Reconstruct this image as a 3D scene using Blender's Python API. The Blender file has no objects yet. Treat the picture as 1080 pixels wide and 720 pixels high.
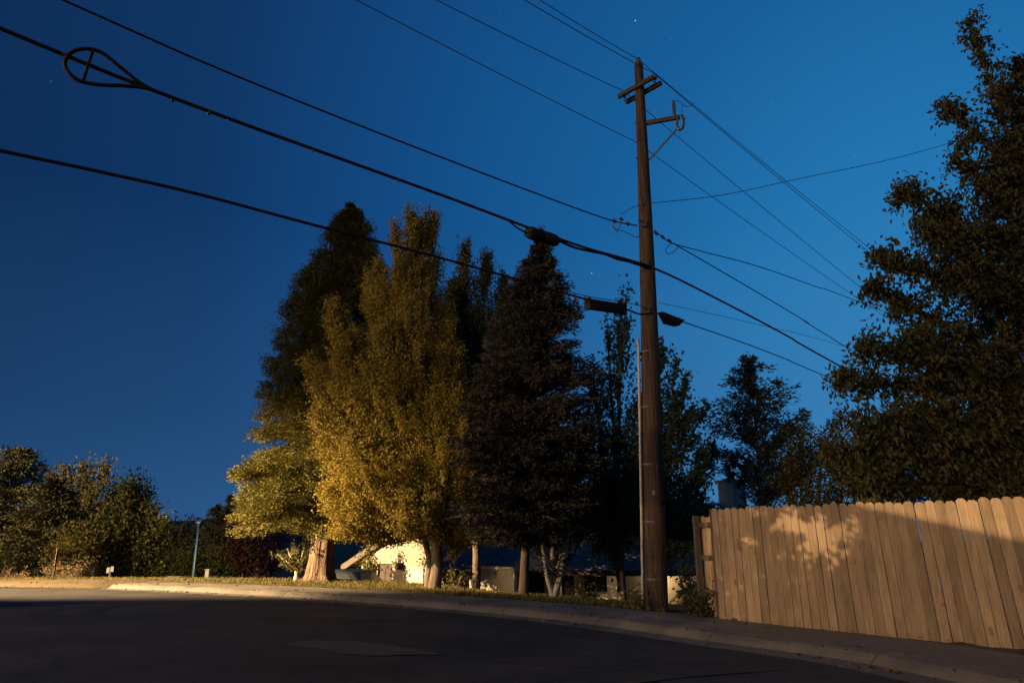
import bpy, math, random
import numpy as np
random.seed(7)
RNG = np.random.default_rng(11)
sc = bpy.context.scene
COL = sc.collection
# ---------------------------------------------------------------- view helpers
F = 720.0; PITCH = math.radians(16.1); H = 1.45
CP, SP = math.cos(PITCH), math.sin(PITCH)
def ray(px, py):
    x = (px-540)/F; u = -(py-360)/F
    return np.array((x, CP-u*SP, u*CP+SP))
EYE = np.array((0, 0, H))
def at(px, py, z=0.0):                 # point of the level z seen at a place of the photo
    r = ray(px, py); k = (z-H)/r[2]; return EYE+r*k
def pt(px, py, Y):                     # point at the depth Y
    r = ray(px, py); return EYE+r*(Y/r[1])
def ppm(px, py, Y):                    # photo units per metre at depth Y
    r = ray(px, py); return F/(Y/r[1])
def vplane(px, py, p0, n):             # point of a vertical plane
    r = ray(px, py); k = ((p0[0]*n[0]+p0[1]*n[1]))/(r[0]*n[0]+r[1]*n[1]); return EYE+r*k
# ---------------------------------------------------------------- materials
def newmat(name):
    m = bpy.data.materials.new(name); m.use_nodes = True
    nt = m.node_tree; b = nt.nodes['Principled BSDF']; return m, nt, b
def N(nt, t, **kw):
    n = nt.nodes.new(t)
    for k, v in kw.items(): setattr(n, k, v)
    return n
def L(nt, a, b): nt.links.new(a, b)
def ramp(nt, fac, stops):
    r = N(nt, 'ShaderNodeValToRGB'); e = r.color_ramp.elements
    while len(e) < len(stops): e.new(0.5)
    for i, (p, c) in enumerate(stops):
        e[i].position = p; e[i].color = (c[0], c[1], c[2], 1)
    if fac is not None: L(nt, fac, r.inputs[0])
    return r
def noise(nt, scale, detail=5, rough=.6, vec=None, stretch=None):
    n = N(nt, 'ShaderNodeTexNoise'); n.inputs['Scale'].default_value = scale
    n.inputs['Detail'].default_value = detail; n.inputs['Roughness'].default_value = rough
    tc = N(nt, 'ShaderNodeTexCoord')
    if stretch:
        mp = N(nt, 'ShaderNodeMapping'); mp.inputs['Scale'].default_value = stretch
        L(nt, tc.outputs['Object'], mp.inputs[0]); L(nt, mp.outputs[0], n.inputs['Vector'])
    else: L(nt, tc.outputs['Object'], n.inputs['Vector'])
    return n
def mixc(nt, a, b, fac, mode='MIX'):
    m = N(nt, 'ShaderNodeMix', data_type='RGBA', blend_type=mode)
    if isinstance(fac, (int, float)): m.inputs[0].default_value = fac
    else: L(nt, fac, m.inputs[0])
    for s, i in ((a, 6), (b, 7)):
        if isinstance(s, tuple): m.inputs[i].default_value = (*s, 1)
        else: L(nt, s, m.inputs[i])
    return m.outputs[2]
def bump(nt, b, h, strength=.4, dist=.02):
    bp = N(nt, 'ShaderNodeBump'); bp.inputs['Strength'].default_value = strength; bp.inputs['Distance'].default_value = dist
    L(nt, h, bp.inputs['Height']); L(nt, bp.outputs[0], b.inputs['Normal'])
def rough_mat(name, c1, c2, scale=6, rough=.85, stretch=None, bs=.4, bd=.02, spec=.3, metal=0, detail=6):
    m, nt, b = newmat(name)
    n = noise(nt, scale, detail, .65, stretch=stretch)
    r = ramp(nt, n.outputs['Fac'], [(.3, c1), (.7, c2)])
    L(nt, r.outputs[0], b.inputs['Base Color'])
    b.inputs['Roughness'].default_value = rough; b.inputs['Specular IOR Level'].default_value = spec
    b.inputs['Metallic'].default_value = metal
    if bs: bump(nt, b, n.outputs['Fac'], bs, bd)
    return m
def leaf_mat(name, cols, trans=.3, rough=.7, spec=.1):
    m, nt, b = newmat(name)
    g = N(nt, 'ShaderNodeNewGeometry')
    n = noise(nt, 1.1, 3, .6)
    a = N(nt, 'ShaderNodeMath', operation='MULTIPLY_ADD'); L(nt, g.outputs['Random Per Island'], a.inputs[0])
    a.inputs[1].default_value = .65
    s = N(nt, 'ShaderNodeMath', operation='MULTIPLY'); L(nt, n.outputs['Fac'], s.inputs[0]); s.inputs[1].default_value = .4
    L(nt, s.outputs[0], a.inputs[2])
    k = len(cols)
    r = ramp(nt, a.outputs[0], [(i/(k-1) if k > 1 else 0, c) for i, c in enumerate(cols)])
    L(nt, r.outputs[0], b.inputs['Base Color'])
    b.inputs['Roughness'].default_value = rough; b.inputs['Specular IOR Level'].default_value = spec
    if trans:
        t = N(nt, 'ShaderNodeBsdfTranslucent'); L(nt, r.outputs[0], t.inputs[0])
        mx = N(nt, 'ShaderNodeMixShader'); mx.inputs[0].default_value = trans
        L(nt, b.outputs[0], mx.inputs[1]); L(nt, t.outputs[0], mx.inputs[2])
        L(nt, mx.outputs[0], nt.nodes['Material Output'].inputs[0])
    return m
M = {}
M['bark_dark'] = rough_mat('bark_dark', (.05, .035, .025), (.13, .1, .075), 9, .95, (1, 1, .22), 1, .04)
M['bark_red'] = rough_mat('bark_red', (.035, .02, .014), (.27, .18, .12), 13, .95, (1, 1, .13), 1, .12)
M['bark_pale'] = rough_mat('bark_pale', (.26, .21, .15), (.5, .43, .34), 9, .9, (1, 1, .3), .7, .02)
M['pole_wood'] = rough_mat('pole_wood', (.012, .008, .006), (.09, .052, .035), 22, .9, (1, 1, .04), 1, .03)
M['arm_wood'] = rough_mat('arm_wood', (.03, .018, .012), (.07, .045, .032), 14, .9, None, .5, .01)
M['steel'] = rough_mat('galvanised_steel', (.05, .048, .045), (.1, .095, .09), 12, .6, None, .1, .003, .3, .4)
M['black_rubber'] = rough_mat('cable_jacket', (.01, .009, .008), (.022, .02, .018), 20, .7, None, .15, .003, .12)
M['wire'] = rough_mat('bare_wire', (.03, .025, .02), (.07, .055, .045), 20, .55, None, 0, 0, .4)
M['porcelain'] = rough_mat('brown_porcelain', (.05, .025, .015), (.09, .05, .03), 8, .3, None, 0, 0, .6)
M['post_white'] = rough_mat('white_post_paint', (.66, .63, .55), (.78, .75, .66), 6, .6, None, 0, 0)
M['conduit'] = rough_mat('grey_conduit', (.3, .26, .2), (.42, .37, .3), 6, .6, None, .1, .004)
M['stucco'] = rough_mat('cream_stucco', (.26, .225, .165), (.35, .31, .235), 14, .95, None, .5, .01)
M['stucco_tan'] = rough_mat('tan_stucco', (.46, .4, .29), (.58, .51, .38), 14, .95, None, .5, .01)
M['trim_brown'] = rough_mat('brown_trim', (.05, .035, .028), (.09, .065, .05), 7, .8, None, .2, .006)
M['trim_tan'] = rough_mat('tan_trim', (.08, .064, .048), (.13, .105, .082), 7, .8, None, .2, .006)
M['fascia'] = rough_mat('pale_fascia', (.42, .36, .28), (.55, .48, .38), 7, .8, None, .2, .006)
M['door_dark'] = rough_mat('dark_door', (.025, .02, .018), (.05, .04, .035), 9, .6, None, .2, .006)
M['white_paint'] = rough_mat('white_paint', (.42, .39, .32), (.52, .48, .4), 9, .7, None, .1, .004)
M['galv_pale'] = rough_mat('pale_metal', (.2, .19, .17), (.3, .28, .25), 9, .5, None, 0, 0, .5, .2)
M['chimney_face'] = rough_mat('chimney_stucco', (.3, .27, .21), (.4, .36, .29), 10, .95, None, .4, .01)
M['tyre'] = rough_mat('tyre_rubber', (.015, .015, .015), (.03, .03, .03), 10, .9)
M['carpaint_blue'] = rough_mat('blue_car_paint', (.06, .09, .14), (.07, .1, .16), 3, .75, None, 0, 0, .06, 0)
M['carpaint_silver'] = rough_mat('silver_car_paint', (.3, .31, .32), (.34, .35, .36), 3, .75, None, 0, 0, .06, 0)
M['carpaint_dark'] = rough_mat('dark_car_paint', (.008, .009, .012), (.012, .014, .018), 3, .75, None, 0, 0, .06, 0)
M['sign_face'] = rough_mat('orange_sign_face', (.2, .115, .06), (.26, .15, .08), 5, .6)
M['sign_white'] = rough_mat('white_sign_face', (.03, .03, .032), (.05, .05, .052), 5, .6)
m, nt, b = newmat('car_glass'); b.inputs['Base Color'].default_value = (.01, .012, .015, 1); b.inputs['Roughness'].default_value = .2; b.inputs['Specular IOR Level'].default_value = .2; M['glass'] = m
m, nt, b = newmat('lens_red'); b.inputs['Base Color'].default_value = (.25, .02, .02, 1); b.inputs['Roughness'].default_value = .2; M['red_lens'] = m
def emit(name, c, s):
    m, nt, b = newmat(name); b.inputs['Base Color'].default_value = (.8, .8, .8, 1)
    b.inputs['Emission Color'].default_value = (*c, 1); b.inputs['Emission Strength'].default_value = s; return m
M['lamp_warm'] = emit('warm_lamp_lens', (1, .66, .3), 12)
M['lamp_cool'] = emit('cool_lamp_lens', (.6, 1, .95), .12)

# asphalt: worn aggregate, patches, tar seams
m, nt, b = newmat('asphalt'); M['asphalt'] = m
n1 = noise(nt, 90, 6, .8); n2 = noise(nt, .55, 4, .6); n3 = noise(nt, .35, 5, .7, stretch=(.35, 1.6, 1))
c = ramp(nt, n2.outputs[0], [(.3, (.024, .021, .02)), (.7, (.054, .048, .045))]).outputs[0]
c = mixc(nt, c, ramp(nt, n1.outputs[0], [(.35, (.2, .2, .2)), (.75, (1.6, 1.55, 1.5))]).outputs[0], .85, 'MULTIPLY')
vo = N(nt, 'ShaderNodeTexVoronoi', feature='DISTANCE_TO_EDGE'); vo.inputs['Scale'].default_value = .42
tc = N(nt, 'ShaderNodeTexCoord'); wn = noise(nt, 1.3, 4, .6)
vm = N(nt, 'ShaderNodeVectorMath', operation='MULTIPLY_ADD'); L(nt, wn.outputs['Color'], vm.inputs[0]); vm.inputs[1].default_value = (1.1, 1.1, 0); L(nt, tc.outputs['Object'], vm.inputs[2])
L(nt, vm.outputs[0], vo.inputs['Vector'])
ck = ramp(nt, vo.outputs['Distance'], [(0, (1, 1, 1)), (.02, (0, 0, 0))])
c = mixc(nt, c, (.012, .011, .011), ck.outputs[0])
L(nt, c, b.inputs['Base Color'])
rr = ramp(nt, n3.outputs[0], [(.35, (.62, .62, .62)), (.65, (.9, .9, .9))]); L(nt, rr.outputs[0], b.inputs['Roughness'])
b.inputs['Specular IOR Level'].default_value = .25
bump(nt, b, n1.outputs[0], .5, .012)
# concrete
def concrete(name, c1, c2):
    m, nt, b = newmat(name)
    n1 = noise(nt, 60, 6, .75); n2 = noise(nt, 1.1, 5, .65)
    c = ramp(nt, n2.outputs[0], [(.3, c1), (.7, c2)]).outputs[0]
    c = mixc(nt, c, ramp(nt, n1.outputs[0], [(.35, (.6, .6, .6)), (.7, (1.2, 1.2, 1.2))]).outputs[0], .6, 'MULTIPLY')
    L(nt, c, b.inputs['Base Color'])
    r = ramp(nt, n2.outputs[0], [(.4, (.55, .55, .55)), (.6, (.9, .9, .9))]); L(nt, r.outputs[0], b.inputs['Roughness'])
    bump(nt, b, n1.outputs[0], .4, .008); return m
M['concrete'] = concrete('concrete_walk', (.085, .072, .058), (.15, .127, .103))
M['kerb'] = concrete('concrete_kerb', (.072, .061, .049), (.125, .105, .083))
# ground
m, nt, b = newmat('ground_soil'); M['ground'] = m
n1 = noise(nt, .5, 6, .65); n2 = noise(nt, 30, 6, .7)
c = ramp(nt, n1.outputs[0], [(.35, (.075, .055, .035)), (.55, (.1, .075, .045)), (.7, (.06, .06, .022))]).outputs[0]
c = mixc(nt, c, ramp(nt, n2.outputs[0], [(.35, (.5, .5, .5)), (.7, (1.4, 1.4, 1.4))]).outputs[0], .7, 'MULTIPLY')
L(nt, c, b.inputs['Base Color']); b.inputs['Roughness'].default_value = .95; b.inputs['Specular IOR Level'].default_value = .1
bump(nt, b, n2.outputs[0], .8, .05)
# fence wood: each board its own tone, grain, knots, weathering
m, nt, b = newmat('cedar_boards'); M['fence'] = m
g = N(nt, 'ShaderNodeNewGeometry')
gr = noise(nt, 18, 6, .7, stretch=(3, 3, .16)); bl = noise(nt, 3.2, 5, .7, stretch=(1.6, 1.6, .35)); kn = noise(nt, 6.5, 2, .5, stretch=(1, 1, .55))
c = ramp(nt, g.outputs['Random Per Island'], [(0, (.135, .096, .064)), (.3, (.25, .178, .118)), (.65, (.19, .135, .092)), (1, (.29, .208, .138))]).outputs[0]
c = mixc(nt, c, ramp(nt, gr.outputs[0], [(.3, (.62, .58, .54)), (.6, (1.08, 1.06, 1.04))]).outputs[0], .8, 'MULTIPLY')
c = mixc(nt, c, ramp(nt, bl.outputs[0], [(.3, (.58, .58, .6)), (.62, (1.12, 1.1, 1.08))]).outputs[0], .8, 'MULTIPLY')
kr = ramp(nt, kn.outputs[0], [(.66, (0, 0, 0)), (.72, (1, 1, 1))])
c = mixc(nt, c, (.14, .08, .05), kr.outputs[0])
L(nt, c, b.inputs['Base Color']); b.inputs['Roughness'].default_value = .85; b.inputs['Specular IOR Level'].default_value = .2
bump(nt, b, gr.outputs[0], .5, .006)
# shingles
m, nt, b = newmat('roof_shingles'); M['shingles'] = m
tc = N(nt, 'ShaderNodeTexCoord'); br = N(nt, 'ShaderNodeTexBrick')
br.inputs['Color1'].default_value = (.085, .08, .08, 1); br.inputs['Color2'].default_value = (.15, .145, .14, 1); br.inputs['Mortar'].default_value = (.02, .02, .02, 1)
br.inputs['Scale'].default_value = 1.0; br.inputs['Brick Width'].default_value = .34; br.inputs['Row Height'].default_value = .17; br.inputs['Mortar Size'].default_value = .014
L(nt, tc.outputs['UV'], br.inputs['Vector'])
n1 = noise(nt, 7, 5, .7); c = mixc(nt, br.outputs['Color'], ramp(nt, n1.outputs[0], [(.3, (.6, .6, .6)), (.7, (1.3, 1.3, 1.3))]).outputs[0], .7, 'MULTIPLY')
L(nt, c, b.inputs['Base Color']); b.inputs['Roughness'].default_value = .8; bump(nt, b, br.outputs['Fac'], -.6, .02)
# hills
M['hill'] = rough_mat('hill_scrub', (.03, .028, .022), (.07, .06, .045), .02, .95, None, 0, 0, .1)
# foliage
M['f_sequoia'] = leaf_mat('sequoia_sprays', [(.062, .056, .013), (.105, .094, .02), (.145, .126, .027)], .12, .75, .08)
M['f_yellow'] = leaf_mat('poplar_leaves', [(.13, .097, .018), (.195, .145, .027), (.26, .19, .034)], .3)
M['f_olive'] = leaf_mat('olive_leaves', [(.06, .056, .016), (.09, .08, .022), (.12, .1, .026)], .3)
M['f_spruce'] = leaf_mat('spruce_needles', [(.028, .025, .02), (.042, .036, .029), (.055, .047, .037)], .05)
M['f_aspen'] = leaf_mat('aspen_leaves', [(.06, .085, .045), (.09, .12, .06), (.115, .14, .07)], .5)
M['f_right'] = leaf_mat('broad_leaves', [(.032, .031, .012), (.044, .041, .015), (.056, .05, .018), (.09, .07, .022)], .25)
M['f_blue'] = leaf_mat('blue_conifer', [(.035, .045, .042), (.05, .063, .058), (.065, .08, .07)], .05)
M['f_pine'] = leaf_mat('pine_needles', [(.036, .037, .014), (.055, .054, .02), (.07, .064, .024)], .05)
M['f_green'] = leaf_mat('green_leaves', [(.03, .034, .008), (.045, .05, .01), (.065, .062, .013)], .3)
M['f_dark'] = leaf_mat('dark_leaves', [(.03, .03, .016), (.045, .042, .02), (.055, .05, .024)], .2)
M['f_red'] = leaf_mat('red_leaves', [(.024, .01, .008), (.036, .013, .01), (.05, .018, .012)], .25)
M['f_dry'] = leaf_mat('dry_brush', [(.06, .04, .022), (.09, .062, .033), (.12, .083, .045)], .15)
M['grass'] = leaf_mat('grass_blades', [(.06, .058, .016), (.1, .085, .024), (.16, .12, .04)], .25)
M['litter'] = leaf_mat('fallen_leaf', [(.05, .03, .014), (.08, .05, .02), (.11, .07, .03)], .1)
# ---------------------------------------------------------------- mesh helpers
class MB:
    def __init__(s): s.v = []; s.f = []; s.n = 0; s.uv = None
    def add(s, v, f):
        s.v.append(np.asarray(v, float)); s.f += [tuple(i+s.n for i in q) for q in f]; s.n += len(v)
    def box(s, c, size, rz=0, rx=0, ry=0, taper=1.0):
        hx, hy, hz = [q/2 for q in size]
        v = np.array([(x*(taper if z > 0 else 1), y*(taper if z > 0 else 1), z) for z in (-hz, hz) for x, y in ((-hx, -hy), (hx, -hy), (hx, hy), (-hx, hy))])
        for ax, a in ((0, rx), (1, ry), (2, rz)):
            if a:
                ca, sa = math.cos(a), math.sin(a); R = np.eye(3); i, j = [(1, 2), (2, 0), (0, 1)][ax]
                R[i, i] = ca; R[j, j] = ca; R[i, j] = -sa; R[j, i] = sa; v = v@R.T
        s.add(v+np.asarray(c), [(0, 3, 2, 1), (4, 5, 6, 7), (0, 1, 5, 4), (1, 2, 6, 5), (2, 3, 7, 6), (3, 0, 4, 7)])
    def beam(s, a, b, w, h, up=(0, 0, 1)):
        a = np.asarray(a, float); b = np.asarray(b, float); d = b-a; d /= np.linalg.norm(d)
        x = np.cross(d, up); x /= np.linalg.norm(x); y = np.cross(x, d)
        v = [p+x*i*w/2+y*j*h/2 for p in (a, b) for i, j in ((-1, -1), (1, -1), (1, 1), (-1, 1))]
        s.add(v, [(0, 3, 2, 1), (4, 5, 6, 7), (0, 1, 5, 4), (1, 2, 6, 5), (2, 3, 7, 6), (3, 0, 4, 7)][::1])
    def tube(s, P, R, k=8, flute=0, rng=None, cap=True):
        P = np.asarray(P, float); n = len(P); R = np.full(n, R) if np.isscalar(R) else np.asarray(R, float)
        T = np.gradient(P, axis=0) if n > 2 else np.array([P[1]-P[0]]*2)
        T /= np.linalg.norm(T, axis=1)[:, None]+1e-9
        ref = np.array((0, 0, 1.)) if abs(T[0][2]) < .9 else np.array((1., 0, 0))
        x = np.cross(T[0], ref); x /= np.linalg.norm(x); V = []
        ang = np.linspace(0, 2*math.pi, k, endpoint=False)
        for i in range(n):
            x = x-T[i]*x.dot(T[i]); x /= np.linalg.norm(x)+1e-9; y = np.cross(T[i], x)
            r = np.full(k, R[i])
            if flute: r = r*(1+flute*(rng if rng is not None else 0))
            V.append(P[i]+np.outer(r*np.cos(ang), x)+np.outer(r*np.sin(ang), y))
        f = [(i*k+j, i*k+(j+1) % k, (i+1)*k+(j+1) % k, (i+1)*k+j) for i in range(n-1) for j in range(k)]
        if cap: f += [tuple(range(k))[::-1], tuple((n-1)*k+j for j in range(k))]
        s.add(np.concatenate(V), f)
    def lathe(s, prof, c, k=12, axis=None, cap=True):
        ang = np.linspace(0, 2*math.pi, k, endpoint=False)
        V = np.concatenate([np.stack([r*np.cos(ang), r*np.sin(ang), np.full(k, z)], 1) for r, z in prof])
        if axis is not None:
            a = np.asarray(axis, float); a /= np.linalg.norm(a); ref = np.array((0, 0, 1.)) if abs(a[2]) < .9 else np.array((1., 0, 0))
            x = np.cross(a, ref); x /= np.linalg.norm(x); y = np.cross(a, x)
            V = V[:, :1]*x+V[:, 1:2]*y+V[:, 2:]*a
        n = len(prof)
        f = [(i*k+j, i*k+(j+1) % k, (i+1)*k+(j+1) % k, (i+1)*k+j) for i in range(n-1) for j in range(k)]
        if cap: f += [tuple(range(k))[::-1], tuple((n-1)*k+j for j in range(k))]
        s.add(V+np.asarray(c), f)
    def prism(s, poly, y0, y1, fr=None):      # polygon in (x,z), extruded along y, in an optional frame
        k = len(poly); V = np.array([(x, y, z) for y in (y0, y1) for x, z in poly], float)
        if fr is not None: V = fr(V)
        s.add(V, [tuple(range(k)), tuple(range(2*k-1, k-1, -1))]+[(i, i+k, (i+1) % k+k, (i+1) % k) for i in range(k)])
    def build(s, name, mat, parent=None, smooth=False, origin=(0, 0, 0), bevel=0):
        me = bpy.data.meshes.new(name); V = np.concatenate(s.v)-np.asarray(origin); me.from_pydata(V.tolist(), [], s.f); me.update()
        if smooth: me.polygons.foreach_set('use_smooth', [True]*len(me.polygons))
        return link(name, me, mat, parent, bevel)
def link(name, me, mat, parent=None, bevel=0):
    o = bpy.data.objects.new(name, me); COL.objects.link(o)
    if mat is not None: me.materials.append(M[mat] if isinstance(mat, str) else mat)
    if parent is not None: o.parent = parent
    if bevel:
        md = o.modifiers.new('bevel', 'BEVEL'); md.width = bevel; md.segments = 2; md.limit_method = 'ANGLE'
    return o
def tag(o, label=None, cat=None, group=None, kind=None):
    if label: o['label'] = label
    if cat: o['category'] = cat
    if group: o['group'] = group
    if kind: o['kind'] = kind
    return o
def thing(name, label, cat, loc=(0, 0, 0), group=None):
    o = bpy.data.objects.new(name, None); COL.objects.link(o); o.location = loc; o.empty_display_size = .3
    return tag(o, label, cat, group)
def leaves(name, C, A, Ln, W, mat, parent, fold=.0, rng=RNG):
    """many small leaf faces: centres C, axes A, lengths Ln, widths W"""
    n = len(C); A = A/(np.linalg.norm(A, axis=1)[:, None]+1e-9)
    q = rng.normal(size=(n, 3)); B = np.cross(A, q); B /= np.linalg.norm(B, axis=1)[:, None]+1e-9
    Nn = np.cross(A, B); Ln = np.broadcast_to(Ln, n)[:, None]; W = np.broadcast_to(W, n)[:, None]
    V = np.empty((n, 4, 3)); V[:, 0] = C-A*Ln/2; V[:, 2] = C+A*Ln/2
    V[:, 1] = C-A*Ln*.08+B*W/2+Nn*W*fold; V[:, 3] = C-A*Ln*.08-B*W/2+Nn*W*fold
    me = bpy.data.meshes.new(name); me.vertices.add(n*4); me.vertices.foreach_set('co', V.ravel().astype(np.float32))
    i = np.arange(n)[:, None]*4
    if fold:
        idx = np.concatenate([i+0, i+1, i+2, i+0, i+2, i+3], 1); nf, k = n*2, 3
    else:
        idx = np.concatenate([i, i+1, i+2, i+3], 1); nf, k = n, 4
    me.loops.add(nf*k); me.loops.foreach_set('vertex_index', idx.ravel().astype(np.int32))
    me.polygons.add(nf); me.polygons.foreach_set('loop_start', (np.arange(nf)*k).astype(np.int32))
    me.update(calc_edges=True); me.validate()
    return link(name, me, mat, parent)
def rdir(n, rng=RNG):
    d = rng.normal(size=(n, 3)); return d/np.linalg.norm(d, axis=1)[:, None]
# ---------------------------------------------------------------- ground
GUT = [at(1080, 735)*1.0, at(973, 714), at(886, 696), at(760, 679), at(600, 656), at(450, 641), at(360, 634), at(300, 629.5), at(130, 620.5), at(0, 617.3)]
d0 = GUT[0]-GUT[1]; d0 /= np.linalg.norm(d0)
KP = [GUT[0]+d0*k for k in (34,20,12,7,4,2,.9)]+[p for p in GUT]+[np.array((-28, 26.0, 0)), np.array((-60, 29, 0))]
KP = np.array(KP)[:, :2]
def catmull(P, per=8):
    P = np.asarray(P, float); Q = np.vstack([2*P[0]-P[1], P, 2*P[-1]-P[-2]]); out = []
    for i in range(1, len(Q)-2):
        p0, p1, p2, p3 = Q[i-1:i+3]
        for t in np.linspace(0, 1, per, endpoint=False):
            out.append(.5*(2*p1+(p2-p0)*t+(2*p0-5*p1+4*p2-p3)*t*t+(3*p1-p0-3*p2+p3)*t**3))
    out.append(P[-1]); return np.array(out)
KL = catmull(KP, 6)
for _ in range(3): KL[1:-1] = .25*KL[:-2]+.5*KL[1:-1]+.25*KL[2:]
KT = np.gradient(KL, axis=0); KT /= np.linalg.norm(KT, axis=1)[:, None]
KN = np.stack([KT[:, 1], -KT[:, 0]], 1)      # towards the houses
def sdist(x, y):
    """signed distance from the gutter, + on the house side"""
    p = np.stack([np.ravel(x), np.ravel(y)], 1); best = np.full(len(p), 1e9); sg = np.zeros(len(p))
    for a, b2 in zip(KL[:-1], KL[1:]):
        d = b2-a; l2 = d@d+1e-12; t = np.clip(((p-a)@d)/l2, 0, 1); q = a+t[:, None]*d; r = p-q; dd = np.hypot(r[:, 0], r[:, 1])
        s = np.sign(r[:, 0]*d[1]-r[:, 1]*d[0]); m = dd < best; best[m] = dd[m]; sg[m] = s[m]
    return (best*sg).reshape(np.shape(x))
def softplus(u, k): return k*np.log1p(np.exp(np.clip(u/k, -40, 40)))
def zfar(x, y):
    z = -.088*softplus(np.asarray(y, float)-24, 1.2); return -softplus(z*-1, .01)*1.0 if False else np.maximum(z, -4.2)
def zg(x, y, t=None):
    x = np.asarray(x, float); y = np.asarray(y, float)
    if t is None: t = sdist(x, y)
    lawn = .13-(.02+.05/(1+np.exp(-(x+1.5)*1.2)))*np.maximum(t-1.7, 0)-.26*softplus(t-6.6, .5)
    lawn = np.maximum(lawn, -2.3)
    right = 1/(1+np.exp(-(x-5.5)*1.5)); lawn = lawn*(1-right)+.13*right
    return np.where(t > 0, np.minimum(lawn, .13+.10+zfar(x, y)), zfar(x, y))
def G(x, y): return float(zg(np.array([x]), np.array([y]))[0])
# one ground sheet to the horizon; sunk a little where the road and the walk lie on it
xs = np.unique(np.concatenate([np.linspace(-900, -90, 12), np.linspace(-90, -30, 30), np.arange(-30, 16, .45), np.linspace(16, 90, 30), np.linspace(90, 900, 12)]))
ys = np.unique(np.concatenate([np.linspace(-300, -30, 8), np.linspace(-30, 0, 16), np.arange(0, 40, .45), np.linspace(40, 130, 36), np.linspace(130, 1500, 14)]))
X, Y = np.meshgrid(xs, ys); T = sdist(X, Y); Z = zg(X, Y, T)
SK = np.where((X < -13.2) & (T > 0), np.where(T < 1.6, .1*(1-T/1.6), 0), .16*(1-np.clip((T-1.5)/.5, 0, 1))); Z = np.where(T < 2.0, Z-SK, Z)
Z = np.where((T >= 1.9) & (T < 30), Z+RNG.normal(size=Z.shape)*.012, Z)
gm = bpy.data.meshes.new('ground'); nx = len(xs)
gm.from_pydata(np.stack([X, Y, Z], 2).reshape(-1, 3).tolist(), [], [(j*nx+i, j*nx+i+1, (j+1)*nx+i+1, (j+1)*nx+i) for j in range(len(ys)-1) for i in range(nx-1)])
gm.polygons.foreach_set('use_smooth', [True]*len(gm.polygons))
tag(link('ground', gm, 'ground'), kind='structure')
def strip(name, offs, mat, dz=0.0, ks=slice(None), smooth=False):
    """loft of (offset, height) profile along the kerb line"""
    mb = MB(); K, NN = KL[ks], KN[ks]; k = len(offs); V = []
    for p, n in zip(K, NN):
        for t, z in offs:
            q = p+n*t; V.append((q[0], q[1], z+float(zfar(q[0], q[1]))+dz))
    mb.add(V, [(i*k+j, (i+1)*k+j, (i+1)*k+j+1, i*k+j+1) for i in range(len(K)-1) for j in range(k-1)])
    return mb.build(name, mat, smooth=smooth)
kk = slice(4, None)
tag(strip('road', [(-60, -.05), (-30, 0), (-14, .02), (-8, .05), (-5, .06), (-2.5, .045), (-1, .022), (-.42, .008), (.0, .006), (.02, -.03)], 'asphalt', smooth=True), kind='structure')
mb = MB(); prof_k = [(-.42, .0125), (-.03, .0105), (.03, .016), (.1, .07), (.17, .113), (.24, .13), (.35, .134), (.352, .02)]
seg = np.linalg.norm(np.diff(KL, axis=0), axis=1); S = np.concatenate([[0], np.cumsum(seg)])
def along(s):
    return np.array([np.interp(s, S, KL[:, 0]), np.interp(s, S, KL[:, 1])]), np.array([np.interp(s, S, KN[:, 0]), np.interp(s, S, KN[:, 1])])
ss0 = 19.0; k = len(prof_k)
while ss0 < S[-1]-3 and along(ss0+2.4)[0][0] > -13.2:
    V = []
    for ss in (ss0+.007, ss0+.6, ss0+1.2, ss0+1.8, ss0+2.393):
        p, n = along(ss)
        for t, z in prof_k: q = p+n*t; V.append((q[0], q[1], z+float(zfar(*q))))
    V += [(V[i][0], V[i][1], V[i][2]-.07) for i in list(range(k))+list(range(4*k, 5*k))]
    f = [(i*k+j, (i+1)*k+j, (i+1)*k+j+1, i*k+j+1) for i in range(4) for j in range(k-1)]
    f += [(j, j+1, 5*k+j+1, 5*k+j) for j in range(k-1)]+[(4*k+j, 6*k+j, 6*k+j+1, 4*k+j+1) for j in range(k-1)]
    mb.add(V, f); ss0 += 2.4
tag(mb.build('kerb', 'kerb'), kind='structure')
# the walk is cast in slabs with open joints
mb = MB(); seg = np.linalg.norm(np.diff(KL, axis=0), axis=1); S = np.concatenate([[0], np.cumsum(seg)])
def along(s):
    return np.array([np.interp(s, S, KL[:, 0]), np.interp(s, S, KL[:, 1])]), np.array([np.interp(s, S, KN[:, 0]), np.interp(s, S, KN[:, 1])])
s = 20.0
while s < S[-1]-2 and along(s+1.5)[0][0] > -13.2:
    V = []
    for ss in (s+.006, s+.75, s+1.494):
        p, n = along(ss)
        for t in (.36, 1.65):
            q = p+n*t; z = .134+float(zfar(*q)); V += [(q[0], q[1], z), (q[0], q[1], z-.1)]
    mb.add(V, [(0, 2, 6, 4), (4, 6, 10, 8), (0, 4, 5, 1), (4, 8, 9, 5), (2, 3, 7, 6), (6, 7, 11, 10), (0, 1, 3, 2), (8, 10, 11, 9)]); s += 1.5
tag(mb.build('sidewalk', 'concrete'), kind='structure')
# asphalt patch repair on the near road
p = at(375, 688); mb = MB(); a = math.radians(28)
V = []
ring = [(1.15*math.cos(t)*(1+.12*math.sin(5*t+1)+.06*math.sin(11*t)), .42*math.sin(t)*(1+.15*math.sin(4*t)+.08*math.sin(9*t+2))) for t in np.linspace(0, 2*math.pi, 28, endpoint=False)]
for x, y in ring: V.append((p[0]+x*math.cos(a)+y*math.sin(a), p[1]-x*math.sin(a)+y*math.cos(a), .066))
M['patch'] = rough_mat('road_patch', (.026, .023, .021), (.072, .061, .053), 22, .85, None, .4, .01)
mb.add(V, [tuple(range(28))]); tag(mb.build('road_patch', 'patch'), kind='structure')
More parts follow.
